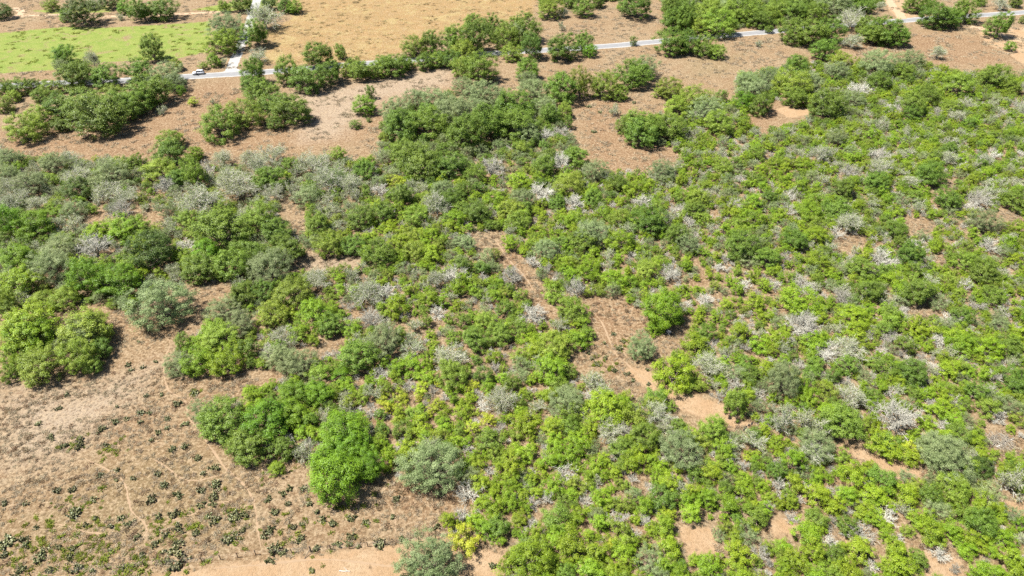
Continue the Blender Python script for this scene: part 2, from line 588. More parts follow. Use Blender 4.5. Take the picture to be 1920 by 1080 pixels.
def leafy(rng, D, H, clumps, cr, leaves, lsize, low=0.05, spread=0.35, fill=0.3, up=0.35, scatter=0.7, aspect=0.6, stems=3, limb=24,
          flat=0.75, tr=0.016):
    """a crown of leaf clumps on a limbed frame, returns leaf and wood geometry"""
    f = lobed(rng, 8, spread)
    d = unit(rng.normal(0, 1, (clumps * 4, 3)))
    d = d[d[:, 2] > -0.7][:clumps]
    rad = f(d) * rng.uniform(0, 1, len(d)) ** fill
    zc = H * (low + (1 - low) * 0.42)
    ext = np.array([D / 2 - cr * 0.5, D / 2 - cr * 0.5, (H - zc) - cr * 0.4])
    ext_lo = zc - H * low - cr * 0.4
    C = d * rad[:, None]
    C[:, :2] *= ext[:2]
    C[:, 2] = np.where(C[:, 2] > 0, C[:, 2] * ext[2], np.maximum(C[:, 2] * ext_lo / 0.6, -ext_lo)) + zc
    C[:, 2] = np.maximum(C[:, 2], cr * 0.35)
    # the foot of the crown is drawn in a little
    k = np.clip(C[:, 2] / (zc + 1e-6), 0, 1)
    C[:, :2] *= (0.93 + 0.07 * k)[:, None]
    rr = np.percentile(np.linalg.norm(C[:, :2], axis=1), 93)
    C[:, :2] *= (D / 2 - cr * 0.45) / rr
    hi = np.percentile(C[:, 2], 97)
    C[:, 2] *= (H - cr * 0.4) / hi
    crs = cr * rng.uniform(0.6, 1.35, len(C))
    ct = np.clip(rng.normal(0.5, 0.24, len(C)), 0, 1)
    idx = np.repeat(np.arange(len(C)), leaves)
    ld = unit(rng.normal(0, 1, (len(idx), 3)))
    lr = rng.uniform(0, 1, len(idx)) ** 0.5 * np.where(rng.uniform(0, 1, len(idx)) < 0.08, 1.45, 1.0)
    off = ld * lr[:, None] * crs[idx][:, None]
    off[:, 2] *= flat
    out0 = unit(unit(C - np.array([0, 0, zc * 0.5])) + np.array([0, 0, 0.5]) + rng.normal(0, 0.45, C.shape))
    off += out0[idx] * (np.maximum((off * out0[idx]).sum(1), 0) * rng.uniform(0.0, 1.0, len(C))[idx])[:, None]
    pos = C[idx] + off
    pos[:, 2] = np.maximum(pos[:, 2], 0.06)
    out = unit(C - np.array([0, 0, zc * 0.7]))[idx]
    N = unit(ld * 0.8 + out * 0.45 + np.array([0, 0, up + 0.3]) + rng.normal(0, scatter / 2.0, (len(idx), 3)))
    V, Q = leaf_quads(rng, pos, N, lsize, aspect)
    tint = np.repeat(np.clip(ct[idx] + rng.normal(0, 0.2, len(idx)), 0, 1), 4)
    # wood
    P0, P1, R0, R1 = [], [], [], []
    tr_r = D * tr
    pick = rng.choice(len(C), min(limb, len(C)), replace=False)
    base = rng.normal(0, D * 0.02, (stems, 3))
    base[:, 2] = -0.15
    fork = base + np.c_[rng.normal(0, D * 0.05, (stems, 2)), np.full(stems, max(H * low * 1.1, H * 0.2))]
    for s in range(stems):
        P0.append(base[s]); P1.append(fork[s]); R0.append(tr_r * 1.25); R1.append(tr_r * 0.85)
    for i in pick:
        s = rng.integers(stems)
        e = C[i]
        m = fork[s] * 0.5 + e * 0.5 + rng.normal(0, D * 0.03, 3) + np.array([0, 0, -H * 0.04])
        P0 += [fork[s], m]; P1 += [m, e]; R0 += [tr_r * 0.7, tr_r * 0.4]; R1 += [tr_r * 0.4, tr_r * 0.12]
    WV, WQ = seg_quads(P0, P1, R0, R1, 5)
    return (V, Q, tint), (WV, WQ)


def twiggy(rng, D, H, stems=11, kids=5, subs=4, r=0.032, leaf_n=0, lsize=0.16, low=0.0, droop=0.0):
    """a leafless or thinly leaved frame of branches and twigs"""
    P0, P1, R0, R1, tips = [], [], [], [], []
    f = lobed(rng, 6, 0.3)
    fork_z = H * low

    def add(a, b, ra, rb):
        P0.append(a); P1.append(b); R0.append(ra); R1.append(rb)
    if low > 0.02:
        nb = rng.integers(1, 3)
        for _ in range(nb):
            add(np.array([rng.normal(0, .15), rng.normal(0, .15), -0.15]), np.array([rng.normal(0, .2), rng.normal(0, .2), fork_z]), r * 4.5, r * 3.2)
    for s in range(stems):
        az = 2 * math.pi * (s + rng.uniform(0, 1)) / stems
        el = math.asin(rng.uniform(0.12, 0.98))
        d = np.array([math.cos(az) * math.cos(el), math.sin(az) * math.cos(el), math.sin(el)])
        g = f(d[None])[0] * rng.uniform(0.75, 1.05)
        a = np.array([rng.normal(0, .06), rng.normal(0, .06), fork_z - (0.1 if low < 0.02 else 0)])
        e = a + d * g * np.array([D / 2, D / 2, (H - fork_z)])
        pts = [a]
        for t in (0.35, 0.7, 1.0):
            pts.append(a + (e - a) * t + np.array([0, 0, 0.10 * H * math.sin(math.pi * t)]) + rng.normal(0, D * 0.03, 3) * (t < 1))
        for i in range(3):
            add(pts[i], pts[i + 1], r * (2.0 - 0.5 * i), r * (1.5 - 0.5 * i) + 0.004)
        for k in range(kids):
            t = rng.uniform(0.25, 0.98)
            i = min(2, int(t * 3))
            q = pts[i] + (pts[i + 1] - pts[i]) * (t * 3 - i)
            bd = unit(unit(e - a) * 0.7 + rng.normal(0, 0.6, 3) + np.array([0, 0, 0.25 - droop]))
            L = D * rng.uniform(0.12, 0.24)
            q1 = q + bd * L
            q1[2] = max(q1[2], 0.05)
            add(q, q1, r * 0.85, r * 0.45)
            for j in range(subs):
                u = rng.uniform(0.2, 1.0)
                w = q + (q1 - q) * u
                w1 = w + unit(bd * 0.6 + rng.normal(0, 0.7, 3) + np.array([0, 0, 0.15 - droop])) * L * rng.uniform(0.35, 0.75)
                w1[2] = max(w1[2], 0.04)
                add(w, w1, r * 0.5, r * 0.28)
                tips.append(w1); tips.append(w * 0.5 + w1 * 0.5)
    W = seg_quads(P0, P1, R0, R1, 3)
    leaf = None
    if leaf_n:
        T = np.array(tips)
        idx = rng.integers(0, len(T), leaf_n)
        pos = T[idx] + rng.normal(0, D * 0.022, (leaf_n, 3))
        pos[:, 2] = np.maximum(pos[:, 2], 0.06)
        N = unit(rng.normal(0, 1, (leaf_n, 3)) + np.array([0, 0, 0.4]))
        V, Q = leaf_quads(rng, pos, N, lsize, 0.55)
        leaf = (V, Q, np.repeat(rng.uniform(0, 1, leaf_n), 4))
    return leaf, W


PROTO = {}      # (kind, size) -> list of dicts with crown / trunk / whole meshes and base sizes


class Shape(dict):
    # a plant's meshes, made when first asked for
    def __missing__(self, k):
        leaf, (wv, wq), lm, wm = self['src']
        if k == 'whole':
            if leaf is None:
                self[k] = mesh_quads('dead_shrub', wv, wq, [wm])
            else:
                v, q, t = leaf
                self[k] = mesh_quads('shrub', np.concatenate([v, wv]), np.concatenate([q, wq + len(v)]), [lm, wm],
                                     np.r_[np.zeros(len(q)), np.ones(len(wq))], np.r_[t, np.zeros(len(wv))])
        elif k == 'crown':
            self[k] = None if leaf is None else mesh_quads('crown', leaf[0], leaf[1], [lm], tint=leaf[2])
        elif k == 'trunk':
            self[k] = mesh_quads('trunk', wv, wq, [wm])
        return self[k]


def add_proto(kind, size, D, H, leaf, wood, lm, wm):
    PROTO.setdefault((kind, size), []).append(Shape(D=D, H=H, src=(leaf, wood, lm, wm)))


rng = np.random.default_rng(20)
for _ in range(4):
    add_proto('O', 'tree', 8, 7.0, *leafy(rng, 8, 7.0, 170, 0.66, 124, 0.210, low=0.03, spread=0.45, scatter=0.8), LEAF['O'], BARK)
for _ in range(4):
    add_proto('O', 'shrub', 4, 3.3, *leafy(rng, 4, 3.3, 70, 0.42, 104, 0.143, low=0.02, spread=0.4), LEAF['O'], BARK)
for _ in range(3):
    add_proto('B', 'tree', 8, 7.2, *leafy(rng, 8, 7.2, 160, 0.70, 143, 0.193, low=0.03, spread=0.4, up=0.45), LEAF['B'], BARK)
for _ in range(2):
    add_proto('B', 'shrub', 4, 3.3, *leafy(rng, 4, 3.3, 66, 0.44, 110, 0.134, low=0.02, spread=0.35), LEAF['B'], BARK)
for _ in range(8):
    add_proto('G', 'shrub', 4, 3.3, *leafy(rng, 4, 3.3, 74, 0.40, 98, 0.134, low=0.02, spread=0.8, fill=0.5, up=0.45), LEAF['G'], BARK)
for _ in range(3):
    add_proto('G', 'tree', 7, 5.6, *leafy(rng, 7, 5.6, 150, 0.56, 110, 0.176, low=0.03, spread=0.5, fill=0.35, up=0.4), LEAF['G'], BARK)
for _ in range(4):
    add_proto('M', 'tree', 8, 6.6, *leafy(rng, 8, 6.6, 170, 0.62, 117, 0.193, low=0.03, spread=0.45, scatter=0.9), LEAF['M'], BARK)
for _ in range(5):
    add_proto('M', 'shrub', 4, 3.1, *leafy(rng, 4, 3.1, 72, 0.40, 94, 0.134, low=0.02, spread=0.5, fill=0.4, scatter=0.9), LEAF['M'], BARK)
for _ in range(4):
    add_proto('S', 'tree', 8, 6.6, *leafy(rng, 8, 6.6, 230, 0.52, 124, 0.176, low=0.03, spread=0.32, scatter=1.3, aspect=0.4, limb=70, tr=0.008), LEAF['S'], BARK)
for _ in range(5):
    add_proto('S', 'shrub', 4, 3.1, *leafy(rng, 4, 3.1, 95, 0.33, 86, 0.118, low=0.02, spread=0.4, scatter=1.3, aspect=0.4, limb=55, tr=0.008), LEAF['S'], BARK)
for _ in range(2):
    add_proto('D', 'tree', 8, 6.8, *leafy(rng, 8, 6.8, 180, 0.60, 124, 0.185, low=0.03, spread=0.3), LEAF['D'], BARK)
for _ in range(3):
    add_proto('Y', 'shrub', 3.6, 2.8, *leafy(rng, 3.6, 2.8, 56, 0.36, 91, 0.126, low=0.02, spread=0.8, fill=0.5, up=0.5), LEAF['Y'], BARK)
for _ in range(7):
    add_proto('W', 'shrub', 3, 2.1, *twiggy(rng, 3, 2.2, 16, 8, 5, 0.026), None, DEAD)
for _ in range(3):
    add_proto('W', 'tree', 6, 4.8, *twiggy(rng, 6, 4.8, 20, 9, 7, 0.042, low=0.1), None, DEAD)
for _ in range(4):
    add_proto('T', 'tree', 8, 6.6, *twiggy(rng, 8, 6.6, 18, 9, 8, 0.045, leaf_n=6500, lsize=0.18, low=0.16), LEAF['T'], BARK_PALE)
for _ in range(4):
    add_proto('T', 'shrub', 4, 3.0, *twiggy(rng, 4, 3.0, 13, 7, 6, 0.030, leaf_n=2600, lsize=0.14, low=0.04), LEAF['T'], BARK_PALE)
for k in ('D', 'Y'):
    for a, b in (('tree', 'shrub'), ('shrub', 'tree')):
        if (k, a) not in PROTO:
            PROTO[(k, a)] = PROTO[(k, b)]

# ------------------------------------------------------------------ where the plants stand
# each block: origin and enlargement of the view it was measured in, then kind x y width [height]
HAND = {
    (0, 0, 3): """D 15 65 110 95;D 455 70 195 130;B 360 85 75 80;M 285 25 90 80;T 520 15 100 70;D 612 10 110 90;B 700 40 85 90;O 800 60 160 140;O 915 50 150 110
T 675 95 60 45;B 1265 35 70 75;O 1355 20 120 90;T 1485 90 220 160;D 1515 15 100 90;O 1600 30 95 90;B 1655 40 95 85;S 1265 150 200 130;M 1250 235 190 130
O 1435 190 160 170;B 1210 340 80 80;M 1145 370 62 50;T 1258 345 50 50;M 990 365 95 65;B 355 305 145 95;S 345 365 85 65;T 520 335 90 140;O 415 425 200 170
O 850 275 135 160;O 780 395 160 130;O 590 430 170 150;S 930 420 180 130;O 845 510 220 170;M 20 490 95 110;M 105 490 130 110;O 185 480 100 90;M 280 490 115 80
M 15 590 110 100;M 130 720 215 120;M 225 650 150 115;O 345 600 190 150;O 345 700 105 95;O 490 580 220 170;O 560 650 280 180;O 680 600 210 160;B 1018 512 52 70
S 985 465 120 120;O 780 560 200 160;T 910 620 60 60;Y 1090 570 75 42;T 1195 570 34 42;O 1425 400 135 170;T 1450 315 110 100;O 1600 400 140 170;O 1470 530 200 180
O 1560 590 180 160;M 1230 690 250 180;M 1370 640 210 160;O 1650 620 210 180;O 1550 690 95 95;O 1790 310 180 140;O 1730 440 200 150;O 1850 410 170 160;O 1905 290 65 120
M 965 785 140 75;O 460 400 120 100;M 640 540 160 120;M 70 540 90 60;O 220 540 100 60;O 1410 480 105 110;T 1480 215 60 40""",
    (640, 0, 3): """O 0 300 60 90;O 70 365 100 100;M 210 390 125 105;O 350 355 115 90;M 545 335 120 85;O 240 345 90 70;M 40 390 110 90;O 130 400 150 130;O 290 370 165 120;O 470 350 125 65;M 395 358 60 50;M 410 260 155 120;O 510 240 125 150;O 640 220 185 180
O 735 120 100 95;O 760 210 170 200;O 840 160 145 160;M 930 200 180 160;S 985 190 120 130;O 1045 160 165 180;B 965 120 60 60;O 1075 260 120 160;M 960 295 125 90
M 690 280 160 120;O 600 330 135 100;M 690 380 145 130;O 790 385 185 190;O 1240 270 190 150;O 1360 240 105 125;B 1395 285 90 80;M 1170 45 155 95;T 1250 70 75 65
O 1360 45 125 110;O 1290 15 85 60;O 1440 10 90 50;O 1655 30 185 115;M 1570 40 50 50;O 1850 30 95 110;O 1870 110 160 150;O 1860 240 175 115;T 1240 145 42 62
O 1640 230 45 60;O 1045 390 140 145;S 1050 450 125 100;S 690 490 135 100;S 790 530 200 140;S 1080 510 165 130;O 1220 490 220 175;M 1345 470 135 190;M 1470 480 155 170
M 1560 520 115 105;O 1640 420 200 160;S 1700 380 175 140;B 130 590 135 105;O 160 520 62 110;O 75 700 68 62;O 155 675 36 32;S 420 560 145 140;S 530 570 185 160
O 600 560 90 110;S 300 620 165 160;O 340 700 225 190;M 480 690 240 200;S 650 620 225 180;O 690 740 250 170;O 820 690 250 190;O 960 600 220 180;O 980 700 220 190
S 1150 610 155 150;O 1180 650 125 150;M 1250 620 115 110;W 1150 760 95 85;W 1240 740 95 85;O 1280 690 65 90;S 1040 750 155 115;T 1540 620 78 82
M 1850 500 150 140;M 1880 600 155 130;O 1720 710 220 180;O 1690 740 210 140;O 1620 690 150 130;O 1850 720 180 170;S 870 560 170 120;S 560 650 150 120;S 760 600 140 110;M 1790 520 80 60""",
    (1280, 0, 3): """O 30 240 140 150;O 120 260 150 130;M 190 290 105 90;O 20 100 130 180;M 150 60 180 130;M 200 130 200 85;S 270 40 160 110;M 380 60 180 120;O 440 110 125 85
M 560 40 155 110;O 640 60 145 125;M 750 70 155 105;S 850 30 200 95;O 960 30 155 90;O 1040 30 95 95;T 1110 30 64 64;O 490 165 58 50;O 620 170 180 130;O 740 190 185 150
O 830 170 185 155;T 950 110 170 130;O 1020 140 105 115;O 800 280 155 125;M 890 340 135 105;O 1120 170 185 170;O 1210 200 155 115;O 1080 200 140 120;T 960 230 125 75
M 1330 120 42 32;O 1440 90 185 145;O 1590 60 135 150;O 1300 20 125 75;O 1380 30 105 70;O 1510 100 135 115;T 1790 20 105 60;O 1880 10 85 65;O 1680 10 65 55;O 1790 140 150 155
B 1840 260 72 52;O 1908 110 34 62;T 430 245 56 46;O 340 440 85 80;S 380 480 185 150;S 480 440 155 120;B 340 565 135 85;O 440 580 155 75;O 640 370 160 110;M 620 470 205 150
O 640 545 150 105;S 720 460 155 120;S 870 400 145 95;S 1100 360 200 120;S 1280 340 155 110;T 1440 290 92 95;O 1230 400 125 105;O 1100 460 135 95;O 1750 430 165 155
M 1560 480 185 135;O 820 590 205 135;M 70 560 200 120;S 130 620 200 120;M 200 690 180 120;W 110 640 110 70;W 1000 500 120 70;W 1200 610 90 60;O 1300 590 160 110;M 320 60 200 90
M 80 150 120 80;O 700 30 120 70;M 500 80 120 70;O 1600 470 90 80;M 1850 490 120 100;W 1900 590 90 70;S 960 560 130 90;O 1380 540 150 110;M 1500 600 120 90""",
    (0, 270, 3): """B 50 420 165 220;B 200 470 195 150;S 60 80 125 130;S 170 230 170 160;S 290 110 160 120;T 460 190 200 150;D 440 250 150 150;S 620 160 200 160;O 765 110 115 115
O 950 50 200 115;B 1090 55 105 85;M 900 150 185 130;O 1000 190 125 125;M 1100 160 145 200;W 1165 135 90 120;W 930 230 105 110;T 1290 190 200 160;T 1330 240 220 150
O 1500 200 180 170;T 1400 70 130 105;T 1530 60 165 115;T 1750 110 175 135;T 1840 190 200 200;O 1640 120 125 95;M 1900 60 105 105;S 1900 200 105 160;W 670 370 145 105
T 600 260 175 130;T 720 290 125 95;S 420 370 135 95;G 310 380 105 95;T 1120 320 250 160;S 940 370 105 105;W 1170 310 105 85;O 1240 480 300 200;D 850 600 285 230
W 530 580 190 130;S 290 680 230 230;B 490 740 205 250;B 670 770 235 230;W 1040 580 125 105;M 740 690 155 125;S 900 900 345 245;O 1130 700 200 165;O 1310 680 225 185
B 1180 610 175 125;O 1400 600 180 140;O 1550 500 185 135;M 1460 420 220 130;O 1600 600 205 115;S 1510 690 245 160;O 1780 450 155 165;M 1850 560 185 125;G 550 500 155 95
G 690 480 200 125;M 760 470 180 115;G 100 640 200 155;G 120 770 205 145;M 240 880 155 125;M 360 860 165 135;O 40 930 105 125;M 30 870 125 200;G 150 1020 300 135
M 480 1030 280 140;S 1250 930 175 150;O 1370 850 165 155;M 1530 960 185 125;G 1760 950 205 200;M 1640 830 225 155;M 1200 1045 155 85;O 1480 830 155 125;T 40 230 120 140
M 1050 430 160 120;G 1030 640 120 90;S 340 590 180 130;T 200 330 120 90;M 1250 370 130 90;S 1730 290 150 130;T 1250 80 140 120;S 40 170 140 100;S 540 230 140 110""",
    (640, 270, 3): """O 200 620 195 175;B 1810 920 235 275;W 1325 800 125 155;T 540 340 185 200;O 350 290 135 155;Y 320 215 115 75;O 680 260 115 125;W 210 250 105 85;O 450 100 250 150
W 840 130 155 135;O 1150 120 135 150;W 1230 100 135 115;O 1310 70 135 135;S 1430 150 165 125;S 1800 150 155 145;M 1290 230 175 135;W 1130 270 165 145;O 1210 330 115 105
S 1030 310 155 115;O 770 380 165 165;M 960 370 160 120;W 1310 330 125 85;O 1740 440 195 165;O 1880 500 125 145;S 1410 500 205 155;O 1340 550 155 125;G 1570 550 165 165
M 1000 430 155 115;S 1140 590 165 115;W 1850 730 135 115;W 630 740 155 115;W 240 830 125 75;W 960 740 155 135;W 1160 700 65 115;W 1080 660 85 95;M 870 620 72 82
M 1190 840 135 105;M 1300 930 185 135;W 1080 960 155 125;O 930 930 125 115;M 820 1000 155 145;W 540 940 115 105;W 170 990 135 95;T 60 230 150 160;O 130 150 150 130
O 240 390 150 140;M 430 400 150 120;O 110 420 160 130;G 640 420 130 110;S 560 250 120 100;G 330 560 150 110;M 420 600 160 120;O 60 570 140 110;G 500 620 140 110
S 700 560 130 100;W 640 520 80 70;G 950 560 100 120;O 620 130 200 150;M 760 170 140 120;G 1000 210 140 110;G 860 320 130 110;O 1420 300 120 80;W 1690 330 110 80
W 1880 380 80 70;M 1560 420 140 120;G 1660 260 150 110;O 1560 220 130 90;G 1380 720 160 140;G 1540 760 150 120;M 1720 700 150 120;S 1530 820 110 80;S 1660 840 90 80""",
    (1280, 270, 3): """O 1080 210 145 125;O 1210 480 135 125;S 1440 890 115 115;W 690 1010 185 125;W 1300 560 95 85;W 1670 300 155 115;W 860 500 95 85;W 890 860 125 95;W 680 790 135 95
W 580 630 85 85;W 200 690 85 75;W 40 440 105 85;W 1120 640 145 85;W 1510 980 105 95;W 1730 570 115 75;O 1500 310 155 105;O 1390 170 175 85;O 1870 320 145 95
O 60 370 125 125;O 320 560 205 135;S 1690 430 185 125;O 1330 830 185 125;O 1060 820 165 115;G 660 880 225 155;O 1700 720 175 135;G 420 890 135 115;M 230 130 130 90
O 870 360 150 120;G 730 390 150 110;O 910 250 150 120;W 590 370 100 90;W 930 150 110 70;W 1100 60 120 70;O 1430 50 80 60;W 1500 30 90 60;W 1750 60 90 60;W 320 190 90 70
W 600 290 80 80;S 420 560 100 80;O 480 640 150 120;G 400 430 150 110;W 130 870 120 90;W 520 790 90 80;W 350 790 90 70;G 750 520 150 100;O 1000 700 160 130;G 1180 760 140 110
W 1330 690 100 80;W 1240 950 90 90;O 1580 970 120 130;G 1300 1030 150 120;W 1620 350 100 70;M 1600 660 150 130;W 1590 790 80 110;O 1750 870 130 130;G 960 970 170 120;W 1790 950 100 90""",
    (0, 600, 4): """G 230 110 370 240;M 290 330 330 320;M 60 380 200 220;S 610 90 290 210;M 590 270 250 300;O 770 210 170 180;O 700 330 160 160;S 470 190 180 160;S 1340 330 210 190;G 1480 300 270 260
M 1640 130 290 220;G 1700 310 290 220;O 1850 210 190 210;S 1790 30 240 140;O 1650 760 370 300;O 1840 930 300 300;M 1560 230 200 160;G 120 230 260 200""",
    (480, 600, 4): """B 120 760 350 360;B 320 540 260 210;B 480 540 240 200;B 660 850 370 320;B 300 690 260 200;S 300 330 260 190;S 180 280 250 170;M 470 400 200 170;O 750 270 290 210
S 960 160 310 210;T 1450 280 260 250;M 1460 400 250 170;Y 1740 750 135 105;W 870 690 125 105;W 1410 580 95 95;W 1150 490 145 85;W 1700 640 125 95;T 1840 600 240 260
O 1640 150 210 160;O 560 40 200 160;G 340 90 200 170;T 190 110 200 150;W 90 230 140 140;G 730 60 160 120;O 1820 100 200 170;Y 1080 590 130 100;Y 1230 520 130 100
Y 960 600 120 100;Y 1340 640 120 90;G 1180 330 180 150;G 1060 360 150 130;W 1010 350 80 100;G 1280 310 130 160;O 1700 420 180 170;W 1790 350 90 110;O 1100 830 170 120
G 1220 800 200 150;G 1400 800 160 140;W 1640 760 80 70;O 1750 900 220 150;G 1480 900 160 120;W 1600 970 120 90;B 640 420 160 130;M 1180 700 170 120;G 1550 700 160 140;Y 1640 690 90 70""",
    (960, 600, 4): """S 970 195 205 235;G 1220 400 330 280;T 1470 330 270 270;M 1300 490 145 105;M 1400 480 155 125;G 1390 190 210 210;G 500 130 205 175;M 310 190 250 190;T 210 330 155 155
S 400 590 240 220;T 600 450 200 140;G 700 650 330 250;O 1080 560 165 110;T 1080 690 240 250;O 1250 800 155 125;M 1520 820 235 255;O 1680 620 190 260;S 1850 650 155 155
O 1000 880 255 155;T 740 830 225 175;S 1270 960 330 200;G 120 130 150 110;W 130 190 90 90;M 60 270 170 140;S 60 420 160 140;T 190 640 140 130;G 90 780 220 180;G 300 800 200 160
O 420 800 180 150;W 570 750 70 80;G 500 900 200 160;O 830 960 200 150;G 930 1000 180 140;W 790 1010 100 60;O 1800 430 180 170;W 1560 560 90 120;G 1700 90 200 160;W 1680 110 100 120
W 1750 200 110 110;G 1840 190 170 140;O 1440 100 170 140;T 1650 930 180 170;T 1820 900 200 200;O 560 100 130 110;W 420 60 80 70""",
    (1440, 600, 4): """S 110 430 275 335;W 250 40 225 135;W 430 240 185 95;W 1280 150 155 145;W 1230 340 105 65;W 860 230 105 85;T 600 200 255 155;O 1560 540 205 195;O 1860 460 235 185
O 1080 400 235 185;O 870 370 185 135;W 980 740 330 250;T 640 580 255 205;O 560 760 330 250;T 110 770 200 260;T 280 740 190 240;S 360 940 270 200;O 1450 850 205 175
M 1650 650 205 175;S 1290 990 330 250;G 650 90 200 130;G 350 170 200 130;G 60 130 180 180;O 1050 190 180 180;W 920 140 100 130;G 1450 180 230 170;G 1650 220 230 180
O 1800 190 200 170;W 1480 280 90 80;W 1640 260 80 70;G 1350 370 180 120;O 360 340 150 120;W 240 330 110 110;W 410 400 90 80;G 280 520 170 150;M 450 540 180 140;W 920 540 120 120
G 1280 670 180 130;G 820 840 160 120;O 900 930 200 150;Y 1050 960 180 120;W 1320 780 110 110;G 1180 770 160 130;W 1390 590 120 100;W 1740 700 110 110;M 1880 740 130 130;G 1560 910 170 130
S 730 430 130 120;W 490 240 90 70;O 1140 30 100 120;W 1000 250 70 90;W 1710 420 140 110""",
    (480, 810, 4): """B 590 300 430 470;B 850 250 250 290;G 1000 190 150 220;S 1310 260 450 430;S 1280 1010 500 260;W 1590 450 200 140;W 1540 620 130 155;Y 1560 820 255 205;G 1450 650 140 170
B 700 80 300 250;G 1700 380 180 150;G 1760 560 220 200;O 1830 700 200 190;G 1720 720 180 150;S 1620 330 160 120;M 1870 980 130 250;G 150 270 130 100;O 200 130 220 220""",
    (960, 810, 4): """W 395 305 165 125;W 560 510 115 115;W 800 650 165 155;G 130 950 390 330;S 1040 960 235 205;W 1865 900 145 155;W 1850 310 105 95;W 1740 250 95 115;W 1150 190 135 75
B 1470 1010 225 175;O 1150 490 235 205;S 1770 770 175 125;S 1560 770 115 95;W 150 300 70 80;W 30 480 80 70;W 840 300 70 70;W 910 350 90 70;W 740 200 70 110;O 1370 310 150 130
W 1200 330 60 130;G 900 230 200 150;G 620 260 170 140;G 300 400 190 150;O 330 620 230 150;G 480 640 180 150;G 640 900 230 170;G 840 880 200 160;G 1150 700 210 180;G 1180 860 220 200
G 1350 590 210 160;G 1620 540 220 170;O 1820 640 200 150;G 1750 430 180 140;M 1550 230 180 130;W 1330 350 80 70;W 1050 420 80 70;G 100 150 200 150;G 300 200 200 150;G 1700 930 240 200
G 600 1030 250 150;G 1000 560 190 160;W 780 500 60 110;W 160 530 110 110;W 920 760 110 80;G 50 650 150 140;G 1370 960 110 90;W 1830 1050 90 80""",
    (1440, 810, 4): """S 1300 170 400 310;T 1840 350 230 310;D 1600 260 190 130;M 1400 420 260 190;S 1650 460 225 155;W 600 590 85 85;W 470 440 95 75;W 470 820 155 155;W 680 760 205 125
S 1270 580 205 155;W 1290 910 155 85;W 1410 1020 85 125;W 1630 970 75 85;T 340 140 250 220;G 650 330 230 190;O 860 330 220 190;G 1050 480 230 180;G 820 490 230 180;G 380 470 220 180
G 500 560 190 150;O 600 700 180 120;O 380 640 180 160;G 1150 650 210 160;G 1250 760 230 190;O 1600 690 260 180;M 1480 620 220 160;G 1760 780 200 190;G 1860 960 200 220;W 70 230 100 110
W 90 390 120 140;G 100 540 140 120;W 180 640 120 90;G 300 760 240 160;G 220 950 240 220;O 480 920 200 140;G 680 880 230 170;G 960 880 230 200;G 1000 1020 240 130;O 1120 960 180 160
G 880 120 230 160;G 1050 180 180 130;G 720 600 180 140;W 720 480 80 90;W 890 620 180 60;W 980 790 90 50;G 1550 820 190 150;G 1480 880 160 120;W 1720 790 100 60;M 560 180 140 130
G 200 380 190 160;S 1040 330 130 110;W 780 1000 110 90;G 580 1030 220 120;W 10 980 80 140;B 1900 700 120 150""",
}
